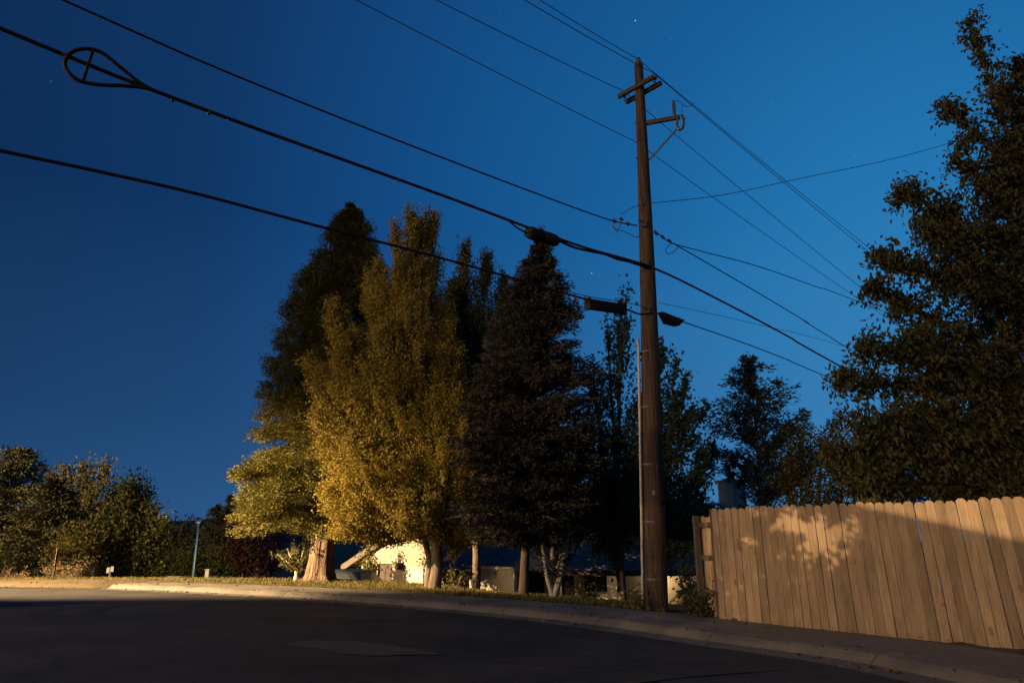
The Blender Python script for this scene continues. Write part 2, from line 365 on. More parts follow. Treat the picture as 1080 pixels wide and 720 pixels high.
# grass on the lawn
n = 110000; gx = RNG.uniform(-20, 2.9, n); gy = RNG.uniform(11.5, 30, n); gt = sdist(gx, gy)
kp = (gt > 1.66) & (gt < 8.5) & (RNG.random(n) < np.clip(1.15-.09*gt, .25, 1))
gx, gy, gt = gx[kp], gy[kp], gt[kp]; gz = zg(gx, gy, gt); hh = RNG.uniform(.04, .12, len(gx))
A = RNG.normal(size=(len(gx), 3))*.35+(0, 0, 1)
lw = leaves('lawn_grass', np.stack([gx, gy, gz+hh*.45], 1), A, hh*1.15, RNG.uniform(.008, .02, len(gx)), 'grass', None)
tag(lw, 'dry yellowish lawn grass between the sidewalk and the houses', 'grass', None, 'stuff')
n = 1300; fs = RNG.uniform(22, S[-1]-30, n); fo = np.where(RNG.random(n) < .45, RNG.normal(-.12, .16, n), RNG.uniform(.3, 3.4, n)); C = []
for a_, b_ in zip(fs, fo):
    p, nn = along(a_); q = p+nn*b_
    z = .139 if .3 < b_ < 1.7 else (G(*q)+.012 if b_ >= 1.7 else (.012 if b_ < -.0 else .13))
    C.append((q[0], q[1], z+float(zfar(*q))*(b_ < 1.7)+.006))
fl = leaves('fallen_leaves', np.array(C), RNG.normal(size=(n, 3))*(1, 1, .12), RNG.uniform(.04, .085, n), RNG.uniform(.025, .05, n), 'litter', None)
tag(fl, 'dry fallen leaves scattered along the gutter and the verge', 'leaves', None, 'stuff')
# distant hills
mb = MB(); hv = []; hx = np.linspace(-1500, 500, 120); hy = 1350
prof = 56+16*np.sin(hx/260+1.2)+9*np.sin(hx/90)+4*np.sin(hx/37+2)
for r, (yy, f) in enumerate(((1150, 0), (1260, .6), (1350, 1), (1500, .7), (1700, 0))):
    hv += [(x, yy+30*math.sin(x/120+r), -6+f*(h+6)*(1+.05*math.sin(x/50+r))) for x, h in zip(hx, prof)]
k = len(hx); mb.add(hv, [(r*k+i, r*k+i+1, (r+1)*k+i+1, (r+1)*k+i) for r in range(4) for i in range(k-1)])
tag(mb.build('hills', 'hill', smooth=True), kind='structure')
# ---------------------------------------------------------------- trees
def trunk_mesh(root, pts, rad, mat, k=12, limbs=(), flare=1.0, flute=0):
    mb = MB(); P = catmull(pts, 5); u = np.linspace(0, 1, len(P)); R = np.interp(u, np.linspace(0, 1, len(rad)), rad)
    if flute:
        a = np.linspace(0, 2*np.pi, k, endpoint=False); w = np.sin(a*7+1)*.5+np.sin(a*11+2.3)*.35+RNG.normal(size=k)*.3
        mb.tube(P, R, k, flute, w)
    else: mb.tube(P, R, k)
    for l, r0, r1 in limbs:
        Q = np.asarray(l); mb.tube(catmull(Q, 3) if len(Q) > 2 else Q, np.linspace(r0, r1, (len(Q)-1)*3+1 if len(Q) > 2 else 2), 5, cap=False)
    return mb.build('trunk', mat, root, smooth=True)
def conifer(name, label, base, Ht, prof, nbr, mat, bark, r0, leaf=(.2, .06), per=26, clump=.26, droop=.15, spacing=.32, z0=.12, group=None, lean=(0, 0), seed=1, up=0.0, s0=.3, flute=0, category='tree', asym=None, rv=(.72, 1.1)):
    """whorled branches, each carrying tufts of needle sprays. prof: [(height fraction, radius)]"""
    g = np.random.default_rng(seed); root = thing(name, label, category, base, group)
    pz = [q[0] for q in prof]; pr = [q[1] for q in prof]; C = []; D = []; limbs = []
    us = np.sort(g.uniform(0, 1, nbr)**1.05)
    for u in us:
        f = z0+(1-z0)*u; R = np.interp(f, pz, pr)*g.uniform(*rv); az = g.uniform(0, 2*np.pi)
        if asym: R *= 1+asym[1]*math.cos(az-asym[0])
        o = np.array((lean[0]*f, lean[1]*f, f*Ht)); d = np.array((math.cos(az), math.sin(az), 0))
        tip = o+d*R+np.array((0, 0, (-droop+up*g.uniform(.3, 1.2))*R+g.normal()*.06*R))
        mid = (o+tip)/2+np.array((0, 0, .08*R))
        if R > .35: limbs.append(((o, mid, tip), min(.012+.02*R, .07), .008))
        k = max(2, int(R*(1-s0)/spacing)+1)
        for s in np.linspace(s0, 1, k):
            q = (1-s)**2*o+2*s*(1-s)*mid+s*s*tip; w = clump*(.65+.5*s*(1-.4*s))*g.uniform(.7, 1.25)*min(1, .25+1.1*R)
            lat = np.cross(d, (0, 0, 1))*g.normal()*.22*R*s*.6
            m = int(per*g.uniform(.6, 1.3)); e = np.clip(g.normal(size=(m, 3)), -1.7, 1.7)*w*.55*(1, 1, .62)
            C.append(q+lat+e); D.append(d*.9+e*(2.0/w)*.5+g.normal(size=(m, 3))*.35+(0, 0, .25*up-.1))
    m = 60; C.append(np.array((lean[0], lean[1], Ht*.985))+g.normal(size=(m, 3))*(.06, .06, Ht*.018)); D.append(g.normal(size=(m, 3))*.4+(0, 0, 1))
    C = np.concatenate(C); D = np.concatenate(D); n = len(C)
    trunk_mesh(root, [(0, 0, -.5), (0, 0, .0), (lean[0]*.04, 0, Ht*.05), (lean[0]*.4, lean[1]*.4, Ht*.4), (lean[0], lean[1], Ht*.97)], [r0*(1.9 if flute else 1.35), r0*(1.5 if flute else 1.15), r0*.85, r0*.5, .02], bark, 28 if flute else 12, limbs[::2], flute=flute)
    leaves('crown', C, D, leaf[0]*g.uniform(.6, 1.3, n), leaf[1]*g.uniform(.7, 1.3, n), mat, root, 0, g)
    return root
def broadleaf(name, label, base, lobes, mat, bark, stems, leaf=(.09, .06), sig=.2, group=None, seed=1, axis=(0, 0, 0), fold=0, density=1.0, category='tree', twig=.5, shell=.55, mode='up', join=False):
    """lobes: (start, tip, radius, clumps, leaves per clump) in world points; each clump is a spray of leaves on its twig"""
    g = np.random.default_rng(seed); base = np.asarray(base, float); root = thing(name, label, category, base, group); C = []; D = []; limbs = []
    for st, tp, R, nc, per in lobes:
        st = np.asarray(st)-base; tp = np.asarray(tp)-base; ax = tp-st; ln = np.linalg.norm(ax); ax /= ln
        bend = st+(tp-st)*.5+g.normal(size=3)*R*.12
        limbs.append(((st, bend, tp), min(.03+.012*ln, .09), .012))
        for c in range(int(nc*density)):
            u = g.uniform(0, 1)**.85; rr = R*(math.sin(min(1, u*1.25+.12)*math.pi*.5 if u < .5 else math.pi/2)*(1 if u < .45 else max(.05, 1-((u-.45)/.55)**1.6)))
            dv = rdir(1, g)[0]; dv -= ax*dv.dot(ax); dv /= np.linalg.norm(dv)+1e-6
            q0 = st+(tp-st)*max(0, u-.12); q = st+(tp-st)*u+dv*rr*(shell+(1-shell)*g.random())*g.uniform(.75, 1.12)
            if g.random() < twig: limbs.append(((q0, (q0+q)/2+(0, 0, -.02), q), .012, .004))
            m = max(3, int(per*g.uniform(.5, 1.5))); s = sig*g.uniform(.6, 1.35)
            od = dv*.45+ax*1.1 if mode == 'up' else dv*.8
            al = np.clip(g.normal(size=m), -1.6, 1.6)*s*1.6; e = np.outer(al, od/np.linalg.norm(od))+np.clip(g.normal(size=(m, 3)), -1.8, 1.8)*s*.5
            C.append(q+e); D.append(od*.6+g.normal(size=(m, 3))*.6+np.asarray(axis))
    C = np.concatenate(C); D = np.concatenate(D); n = len(C)
    mb = MB()
    for P, r in stems:
        P = np.asarray(P)-base; Q = catmull(P, 5); mb.tube(Q, np.interp(np.linspace(0, 1, len(Q)), np.linspace(0, 1, len(r)), r), 12)
    if join: limbs += [((np.array((0, 0, .02)), (np.asarray(q[0])-base)*.5, np.asarray(q[0])-base), .03, .02) for q in lobes]
    for l, ra, rb in limbs: mb.tube(l, [ra, (ra+rb)/2, rb], 5, cap=False)
    mb.build('trunk', bark, root, smooth=True)
    leaves('crown', C, D, leaf[0]*g.uniform(.6, 1.3, n), leaf[1]*g.uniform(.7, 1.3, n), mat, root, fold, g)
    return root
def ground_at(px, Y):                  # standing place on the terrain under a column of the photo at depth Y
    x = pt(px, 600, Y)[0]; return np.array((x, Y, G(x, Y)))

# giant sequoia
b0 = ground_at(338, 24.2); top = pt(372, 217, 24.2); Ht = top[2]-b0[2]
def conprof(rows, Y, b0, Ht):          # rows: (py, half width in photo units)
    out = []
    for py, w in rows:
        p = pt(360, py, Y); out.append(((p[2]-b0[2])/Ht, w/ppm(360, py, Y)))
    return sorted(out)
rows = [(215, 2), (228, 9), (240, 17), (252, 21), (268, 29), (292, 42), (330, 54), (380, 66), (430, 74), (480, 85), (525, 90), (555, 76), (580, 44), (600, 14)]
conifer('sequoia_tree', 'tall dark conical conifer with a flared furrowed trunk, its lower crown lit yellow', b0, Ht, conprof(rows, 24.2, b0, Ht), 640, 'f_sequoia', 'bark_red', .44,
        leaf=(.08, .042), per=260, clump=.36, droop=.12, spacing=.44, rv=(.8, 1.05), z0=.13, lean=(top[0]-b0[0], 0), seed=3, s0=.35, flute=.26)

# golden poplar, many upright flames
Yp = 21.0; b1 = ground_at(459, Yp)
def PX(px, py, dy=0, Y=Yp): return pt(px, py, Y+dy)
lob = []
for (ax_, ay, bx, by, r, dy, nc) in [
    (450, 540, 434, 226, 36, 0, 120), (440, 480, 416, 234, 20, -.4, 50), (455, 470, 457, 228, 20, .5, 50), (430, 460, 396, 280, 22, -.3, 40), (445, 400, 446, 230, 16, .2, 30), (460, 540, 440, 330, 40, -.4, 70), (465, 540, 470, 350, 40, -.3, 80), (430, 520, 362, 380, 40, -.5, 90), (445, 500, 425, 300, 40, -.5, 90), (440, 560, 352, 325, 36, -.6, 110),
    (435, 540, 330, 385, 34, -.2, 110), (430, 548, 338, 440, 36, -.9, 110), (445, 545, 372, 470, 46, -1.3, 120), (460, 540, 405, 350, 46, -1.0, 120),
    (470, 555, 480, 420, 44, -1.0, 110), (462, 560, 425, 510, 36, -1.3, 90), (480, 575, 505, 500, 34, .2, 80), (420, 562, 350, 522, 36, -.7, 100), (430, 560, 392, 545, 26, -.6, 50), (460, 560, 385, 300, 30, .3, 70), (470, 540, 470, 330, 34, .3, 70)]:
    lob.append((PX(ax_, ay, dy*.3), PX(bx, by, dy), r/ppm(ax_, (ay+by)/2, Yp), nc, 150))
stems = [([b1+(0, 0, -.3), b1+(0, 0, .1), PX(461, 590), PX(456, 520), PX(440, 380), PX(437, 240)], [.27, .2, .17, .14, .09, .02]),
         ([b1+(-.24, .1, -.3), b1+(-.2, .1, .3), PX(452, 585, .1), PX(430, 520), PX(365, 380)], [.13, .11, .09, .07, .02]),
         ([b1+(.05, 0, .8), PX(476, 585), PX(500, 540), PX(508, 500)], [.08, .07, .05, .02])]
broadleaf('poplar_tree', 'golden leafy poplar with many upright plumes beside the furrowed conifer', b1, lob, 'f_yellow', 'bark_dark', stems, leaf=(.062, .046), sig=.16, seed=5, twig=.2, axis=(0, 0, .2), density=2.2)

# second, darker poplar behind
Yq = 23.5; b2 = ground_at(502, Yq); lob = []
for (ax_, ay, bx, by, r, nc) in [(500, 560, 490, 258, 30, 130), (505, 560, 513, 270, 24, 100), (500, 520, 476, 300, 30, 90), (510, 560, 532, 290, 26, 90), (495, 565, 470, 420, 36, 90), (510, 565, 535, 400, 34, 80), (495, 500, 484, 300, 40, 90)]:
    lob.append((PX(ax_, ay, 0, Yq), PX(bx, by, 0, Yq), r/ppm(ax_, (ay+by)/2, Yq), nc, 70))
broadleaf('poplar_tree', 'slim dim olive poplar behind, between the golden poplar and the dark spruce', b2, lob, 'f_olive', 'bark_dark', [([b2+(0, 0, -.3), PX(502, 560, 0, Yq), PX(492, 300, 0, Yq)], [.16, .12, .02])], leaf=(.085, .06), sig=.16, seed=8, twig=.2, density=2.0)

# dark spruce
Ys = 19.6; b3 = ground_at(552, Ys); tp = pt(571, 243, Ys); Ht = tp[2]-b3[2]
rows = [(243, 1), (254, 5), (268, 10), (292, 19), (320, 34), (360, 47), (410, 62), (470, 78), (530, 84), (565, 76), (590, 46)]
conifer('spruce_tree', 'dark grey-brown spruce with a pointed top under the cables', b3, Ht, [(f, r) for f, r in conprof(rows, Ys, b3, Ht)], 600, 'f_spruce', 'bark_dark', .15,
        leaf=(.15, .04), per=60, clump=.24, droop=.04, spacing=.28, z0=.11, lean=(tp[0]-b3[0], 0), seed=9, up=.28, s0=.22)

# aspen behind the pole
Ya = 21.5; b4 = ground_at(655, Ya); lob = []
for (ax_, ay, bx, by, r, nc) in [(650, 600, 655, 330, 26, 80), (650, 420, 662, 302, 10, 14), (660, 560, 700, 360, 22, 60), (670, 560, 725, 400, 22, 46), (665, 575, 745, 430, 18, 44), (680, 575, 740, 500, 24, 56),
                             (640, 575, 625, 380, 24, 60), (690, 575, 730, 560, 26, 60), (650, 575, 690, 470, 40, 90), (640, 575, 640, 500, 36, 80), (650, 560, 640, 340, 14, 24), (700, 570, 752, 470, 22, 50), (690, 590, 748, 540, 26, 60), (690, 560, 712, 380, 22, 50), (690, 520, 730, 430, 26, 50), (660, 560, 680, 420, 34, 70), (630, 580, 618, 460, 28, 60)]:
    lob.append((PX(ax_, ay, 0, Ya), PX(bx, by, RNG.uniform(-.8, .8), Ya), r/ppm(ax_, (ay+by)/2, Ya), nc, 17))
broadleaf('aspen_tree', 'sparse dark green aspen with airy sprays behind the utility pole', b4, lob, 'f_aspen', 'bark_dark', [([b4+(0, 0, -.3), PX(652, 520, 0, Ya), PX(655, 340, 0, Ya)], [.15, .1, .015])], leaf=(.13, .1), sig=.16, seed=12, twig=.7, density=1.7)

# pale forked stems of a small birch
Yb = 18.9; b5 = ground_at(583, Yb); lob = []
for (ax_, ay, bx, by, r, nc) in [(578, 600, 560, 520, 26, 40), (588, 600, 610, 510, 28, 44), (583, 590, 588, 470, 30, 40)]:
    lob.append((PX(ax_, ay, 0, Yb), PX(bx, by, .4, Yb), r/ppm(ax_, ay, Yb), nc, 24))
broadleaf('birch_tree', 'small birch with a pale forked V of stems in front of the long house', b5, lob, 'f_dark', 'bark_pale',
          [([b5+(-.03, 0, -.2), b5+(-.03, 0, .1), PX(577, 607, 0, Yb), PX(572, 575, 0, Yb)], [.085, .075, .06, .04]), ([b5+(-.01, 0, -.2), b5+(.03, 0, .08), PX(591, 607, 0, Yb), PX(598, 570, 0, Yb)], [.1, .09, .075, .04])],
          leaf=(.09, .06), sig=.16, seed=14, twig=.5)

# dark blue conifer behind the fence
Yc = 27.0; b6 = np.array((pt(812, 600, Yc)[0], Yc, -1.)); tp = pt(812, 380, Yc); Ht = tp[2]-b6[2]
rows = [(380, 5), (400, 14), (425, 30), (455, 44), (490, 54), (530, 58)]
conifer('pine_tree', 'dark blue conifer rising behind the chimney and the fence', b6, Ht, conprof(rows, Yc, b6, Ht), 170, 'f_blue', 'bark_dark', .16, leaf=(.2, .06), per=30, clump=.3, spacing=.34, z0=.25, up=.7, droop=-.1, seed=15, s0=.25)
# olive trees behind the fence
Yo = 15.5; lob = []; b7 = np.array((pt(850, 560, Yo)[0], Yo, .1))
for (ax_, ay, bx, by, r, nc) in [(850, 560, 845, 450, 34, 60), (860, 550, 880, 440, 36, 60), (840, 560, 825, 480, 24, 40), (880, 560, 920, 470, 40, 70), (900, 560, 960, 500, 36, 60)]:
    lob.append((PX(ax_, ay, 0, Yo), PX(bx, by, 0, Yo), r/ppm(ax_, ay, Yo), nc, 34))
broadleaf('bushy_tree', 'low bushy olive tree just behind the fence beneath the big tree', b7, lob, 'f_right', 'bark_dark', [([b7, PX(852, 500, 0, Yo)], [.1, .05])], leaf=(.1, .045), sig=.18, seed=16, axis=(0, 0, -.3), twig=.4)

# big tree on the right
Yr = 13.2; b8 = np.array((pt(1120, 600, Yr)[0], Yr, .1)); lob = []
C0 = PX(1110, 480, 0, Yr)
def LR(ax_, ay, bx, by, r, dy, nc, per=30): lob.append((PX(ax_, ay, dy*.4, Yr), PX(bx, by, dy, Yr), r/ppm(ax_, (ay+by)/2, Yr), nc, per))
for q in [(1120, 300, 1022, 22, 15, -.3, 34), (1100, 200, 990, 108, 20, -.5, 30), (1110, 180, 1055, 90, 26, .3, 50), (1120, 200, 1085, 130, 40, .3, 50), (1110, 280, 945, 200, 30, -.6, 70), (1100, 330, 925, 270, 26, -1, 70),
          (1100, 330, 990, 240, 40, 0, 90), (1100, 400, 915, 300, 26, .2, 60), (1100, 400, 905, 365, 26, -.6, 70), (1090, 420, 880, 400, 26, -.2, 70), (1100, 440, 960, 350, 44, .4, 100), (1120, 300, 1050, 190, 46, .4, 90),
          (1100, 470, 900, 450, 38, -1.2, 100), (1100, 480, 940, 440, 50, -.4, 120), (1120, 380, 1040, 300, 60, .6, 120), (1100, 490, 870, 480, 34, -.6, 90), (1100, 520, 900, 510, 36, -1.3, 100),
          (1110, 520, 980, 500, 50, -.9, 130), (1120, 500, 1050, 420, 66, -.2, 140), (1120, 540, 1060, 500, 50, -1.2, 110), (1160, 300, 1200, 150, 80, 0, 120), (1160, 450, 1220, 330, 80, 0, 120), (1150, 520, 1200, 450, 70, -.6, 100)]:
    LR(*q)
for q in [(1120, 200, 1072, 62, 26, .2, 40), (1130, 250, 1050, 150, 34, .3, 50), (1130, 260, 1095, 95, 40, .2, 60), (1110, 320, 965, 235, 22, -.8, 40), (1100, 240, 1005, 165, 22, -.3, 36)]: LR(*q)
broadleaf('broadleaf_tree', 'big dark broadleaf tree with drooping leaves towering over the right end of the fence', b8, lob, 'f_right', 'bark_dark',
          [([b8+(0, 0, -.2), b8+(0, 0, 1), PX(1118, 470, 0, Yr), PX(1112, 330, 0, Yr), PX(1095, 200, 0, Yr), PX(1050, 90, 0, Yr)], [.26, .22, .2, .13, .06, .01])],
          leaf=(.125, .058), sig=.135, seed=21, axis=(0, 0, -.9), fold=.2, twig=.7, mode='out', shell=.12, density=1.8)

# trees across the road on the left and down the slope
def cedar(label, px, Y, py_top, rows, mat, seed, nbr=190, **kw):
    b = ground_at(px, Y); tp = pt(px, py_top, Y); Hh = tp[2]-b[2]
    kw = dict(dict(leaf=(.2, .07), per=48, clump=.4, spacing=.5, z0=.06, up=.3, droop=.1, s0=.2), **kw)
    return conifer('conifer_tree', label, b, Hh, conprof(rows, Y, b, Hh), nbr, mat, 'bark_dark', .18, seed=seed, group='trees across the road', **kw)
cedar('tall brown conifer cut by the picture edge, across the road', -6, 38, 474, [(474, 6), (490, 26), (520, 36), (560, 44), (612, 48)], 'f_pine', 31, 210)
cedar('shaggy brown-green conifer standing behind the leaning sign', 42, 35, 506, [(506, 4), (524, 16), (550, 28), (585, 42), (612, 48)], 'f_pine', 32, 230)
def bush_tree(name, label, px, Y, lobs, mat, seed, per=22, leaf=(.2, .13), sig=.3, group='trees across the road', **kw):
    b = ground_at(px, Y); l = []
    for (ax_, ay, bx, by, r, nc) in lobs: l.append((PX(ax_, ay, 0, Y), PX(bx, by, 0, Y), r/ppm(ax_, ay, Y), nc, per))
    return broadleaf(name, label, b, l, mat, 'bark_dark', [([b+(0, 0, -.3), PX(px, lobs[0][1], 0, Y), PX(px, (lobs[0][1]+lobs[0][3])/2, 0, Y)], [.2, .15, .05])], leaf=leaf, sig=sig, seed=seed, group=group, twig=.3, **dict(dict(density=2.2), **kw))
bush_tree('broadleaf_tree', 'dark windswept tree behind the conifers, with ragged tufts at the top', 82, 44, [(80, 590, 72, 492, 26, 50), (80, 570, 90, 488, 16, 30), (85, 580, 112, 490, 18, 34), (95, 600, 112, 530, 30, 40), (60, 600, 55, 500, 20, 36)], 'f_olive', 33)
bush_tree('broadleaf_tree', 'dark round-topped tree at the right end of the tree group across the road', 138, 46, [(135, 600, 140, 506, 22, 50), (140, 590, 154, 516, 12, 24), (125, 600, 120, 515, 18, 40)], 'f_dark', 34)
bush_tree('maple_tree', 'yellow-green maple in front of the dark trees across the road', 136, 34, [(134, 612, 135, 515, 24, 70), (130, 600, 112, 545, 20, 50), (140, 600, 160, 540, 16, 44), (140, 612, 172, 552, 10, 24), (120, 615, 115, 580, 22, 40), (140, 615, 155, 580, 20, 40)], 'f_green', 35, per=24, leaf=(.16, .12), sig=.24)
bush_tree('broadleaf_tree', 'dark olive shrubby tree filling the gap behind the leaning sign', 88, 33, [(88, 614, 82, 560, 24, 50), (95, 614, 98, 570, 22, 44), (75, 614, 66, 575, 20, 40)], 'f_olive', 36, leaf=(.16, .1))
for i, (px, Y, tpy, w, lb) in enumerate([(222, 72, 533, 18, 'dark distant conifer just right of the far lamp post'), (236, 75, 523, 10, 'slender distant conifer, tallest of the spires beyond the lamp post'), (250, 74, 528, 14, 'distant conifer spire nearest the furrowed conifer')]):
    b = ground_at(px, Y); tp = pt(px, tpy, Y); Hh = tp[2]-b[2]
    conifer('conifer_tree', lb, b, Hh, conprof([(tpy, 2), (tpy+15, w*.45), (tpy+45, w*.9), (612, w*1.3)], Y, b, Hh), 150, 'f_dark', 'bark_dark', .2, leaf=(.4, .12), per=20, clump=.5, spacing=.7, z0=.05, up=.4, droop=0, seed=40+i, group='distant trees down the slope', s0=.2)
bush_tree('red_leaf_tree', 'dim dark red tree down the slope left of the furrowed conifer', 272, 60, [(270, 608, 268, 548, 26, 60), (284, 606, 292, 552, 20, 44), (256, 608, 250, 560, 16, 36)], 'f_red', 44, leaf=(.26, .17), sig=.5, density=1.2, group='distant trees down the slope')
bush_tree('broadleaf_tree', 'brown distant tree whose round top touches the lamp post head', 190, 78, [(190, 612, 192, 552, 22, 50), (175, 612, 172, 560, 18, 40), (205, 612, 204, 566, 14, 30)], 'f_dark', 45, leaf=(.34, .22), sig=.5, group='distant trees down the slope')
bush_tree('distant_bush', 'broad dark bush behind the parked cars down the slope', 215, 66, [(200, 616, 196, 588, 24, 40), (225, 616, 228, 585, 26, 44), (245, 616, 250, 582, 24, 40), (170, 616, 168, 590, 20, 34)], 'f_green', 46, leaf=(.26, .17), sig=.4, join=True, group='distant trees down the slope')
# small trees and shrubs
def shrub(label, px, Y, lobs, mat, seed, leaf=(.09, .05), per=26, sig=.12, base=None, name='shrub', **kw):
    b = ground_at(px, Y) if base is None else base; l = []
    for (ax_, ay, bx, by, r, nc) in lobs: l.append((PX(ax_, ay, 0, Y), PX(bx, by, 0, Y), r/ppm(ax_, ay, Y), nc, per))
    s0 = PX(lobs[0][0], lobs[0][1], 0, Y)
    return broadleaf(name, label, b, l, mat, kw.pop('bark', 'bark_dark'), [([b+(0, 0, -.1), (b+s0)/2, s0], kw.pop('st', [.03, .025, .02]))], leaf=leaf, sig=sig, seed=seed, category='shrub', twig=.6, join=True, **kw)
shrub('little yellow-lit sapling with a pale stem left of the furrowed trunk', 313, 24.5, [(313, 598, 303, 578, 12, 16), (315, 598, 322, 574, 12, 18), (312, 600, 292, 584, 9, 12)], 'f_olive', 51, name='sapling', bark='bark_pale', st=[.09, .07, .06])
shrub('dry tan brush mound under the leaning sign across the road', 72, 25.5, [(72, 615, 70, 602, 16, 50), (85, 616, 88, 598, 12, 44), (58, 616, 52, 603, 12, 40)], 'f_dry', 52, leaf=(.1, .02), name='dry_bush')
shrub('low straggly dry brush at the left picture edge across the road', 20, 26, [(24, 616, 22, 609, 9, 24), (8, 616, 2, 609, 10, 24)], 'f_dry', 53, leaf=(.1, .02), name='dry_bush')
shrub('thin twiggy shrub against the lit cream wall of the long house', 480, 23.0, [(480, 622, 476, 604, 7, 9), (481, 622, 487, 606, 6, 7)], 'f_olive', 54, leaf=(.08, .04))
shrub('dark leafy shrub against the lit cream gabled house, left of its door', 391, 29.6, [(392, 612, 389, 578, 9, 22), (392, 614, 397, 590, 7, 14), (390, 612, 384, 592, 6, 12)], 'f_olive', 59, leaf=(.11, .06), sig=.14)  # shrub added to stand in for leaf shadows on the wall
shrub('spreading shrub in front of the long house right of the forked birch', 618, 20, [(618, 632, 610, 620, 7, 10), (620, 632, 630, 619, 7, 10)], 'f_olive', 55)
shrub('leafy shrub filling the gap between the utility pole and the fence', 724, 14.6, [(728, 642, 716, 605, 7, 7), (729, 640, 728, 596, 8, 9), (730, 645, 739, 626, 8, 9)], 'f_aspen', 56, leaf=(.12, .05), axis=(0, 0, -.4))
shrub('small tangled weeds at the foot of the fence corner post', 748, 12.9, [(748, 652, 744, 636, 8, 16), (744, 652, 735, 640, 8, 14)], 'f_dark', 57, leaf=(.08, .04))
shrub('tuft of weeds at the left foot of the utility pole', 676, 13.9, [(677, 643, 672, 632, 6, 14)], 'f_olive', 58, leaf=(.09, .02))
# ---------------------------------------------------------------- utility pole
PB = at(692, 642, .13)                                   # foot of the pole
YP = PB[1]; PT = pt(673.5, 69, YP)
def pole_at(py): 
    f0, f1 = PB[2], PT[2]; z = pt(690, py, YP)[2]; u = (z-f0)/(f1-f0); return PB+(PT-PB)*u
WD = np.array((.725, .688, 0)); WN = np.array((.688, -.725, 0))     # along the line, across it
root = thing('utility_pole', 'tall dark brown wooden utility pole standing at the sidewalk left of the fence', 'utility pole', PB)
mb = MB(); u = np.linspace(0, 1, 14); P = PB+(PT-PB)*u[:, None]; P[:, 0] += .05*np.sin(u*math.pi); mb.tube(np.vstack([PB-(0, 0, .3), P]), np.concatenate([[.24], np.interp(u, [0, .15, .5, 1], [.235, .222, .182, .105])]), 20)
mb.build('pole_shaft', 'pole_wood', root, smooth=True, origin=PB)
c = pole_at(95); mb = MB()
for s in (-1, 1):
    mb = MB(); mb.beam(c-WN*.52+WD*s*.16, c+WN*.52+WD*s*.16, .085, .105); mb.build('crossarm', 'arm_wood', root, origin=PB, bevel=.008)
for s in (-1, 1):
    mb = MB(); mb.tube([c+WN*.42*s-WD*.24, c+WN*.42*s+WD*.24], .012, 6); mb.build('arm_bolt', 'steel', root, origin=PB)
def insulator(p, par=root, s=1.0):
    mb = MB(); mb.lathe([(.012, -.16*s), (.012, 0), (.05*s, .0), (.055*s, .03*s), (.035*s, .045*s), (.052*s, .06*s), (.05*s, .09*s), (.028*s, .1*s), (.034*s, .125*s), (.02*s, .14*s)], p, 12)
    return mb.build('insulator', 'porcelain', par, smooth=True, origin=PB)
INS_T = PT+(0, 0, .17); INS_L = c-WN*.46+(0, 0, .2); INS_R = c+WN*.46+(0, 0, .2)
mb = MB(); mb.tube([PT+(.05, 0, -.3), PT+(.02, 0, .02)], .014, 6); mb.build('pole_top_pin', 'steel', root, origin=PB)
insulator(INS_T-(0, 0, .12), s=1.25); insulator(INS_L-(0, 0, .14)); insulator(INS_R-(0, 0, .14))
# equipment arm with cutout and arrester
a0 = pole_at(131); a1 = pt(717, 123.5, YP-.35); mb = MB(); mb.beam(a0, a1, .075, .1)
mb.build('equipment_arm', 'arm_wood', root, origin=PB, bevel=.006)
mb = MB(); mb.beam(pt(716, 134, YP-.34), pole_at(177), .022, .04); mb.build('diagonal_brace', 'steel', root, origin=PB)
mb = MB(); q = pt(711.5, 124, YP-.33); z0 = pt(711.5, 106, YP-.33)[2]
hgt = z0-q[2]; prof = [(.02, 0)]
for i in range(7): prof += [(.045, hgt*(.08+i*.12)), (.03, hgt*(.13+i*.12))]
prof += [(.02, hgt)]; mb.lathe(prof, q, 12); mb.build('arrester', 'porcelain', root, smooth=True, origin=PB)
mb = MB(); lp = [(715, 124), (714, 131), (716, 137), (720, 135), (721, 128), (719, 122), (722, 126)]
mb.tube(catmull([pt(x, y, YP-.36) for x, y in lp], 4), .03, 8); mb.tube([pt(718, 121, YP-.36), pt(722.5, 126, YP-.36)], .02, 6)
mb.build('fuse_cutout', 'porcelain', root, smooth=True, origin=PB)
mb = MB(); mb.tube(catmull([pt(712, 106, YP-.33), pt(718, 108, YP-.3), pt(722, 112, YP-.2), pt(728, 112, YP+.1), pt(732, 108, YP+.5)], 5), .008, 6)
mb.tube(catmull([pt(720, 109, YP-.3), pt(719, 116, YP-.33), pt(720, 122, YP-.35)], 4), .007, 6)
mb.build('jumper_wire', 'wire', root, origin=PB)
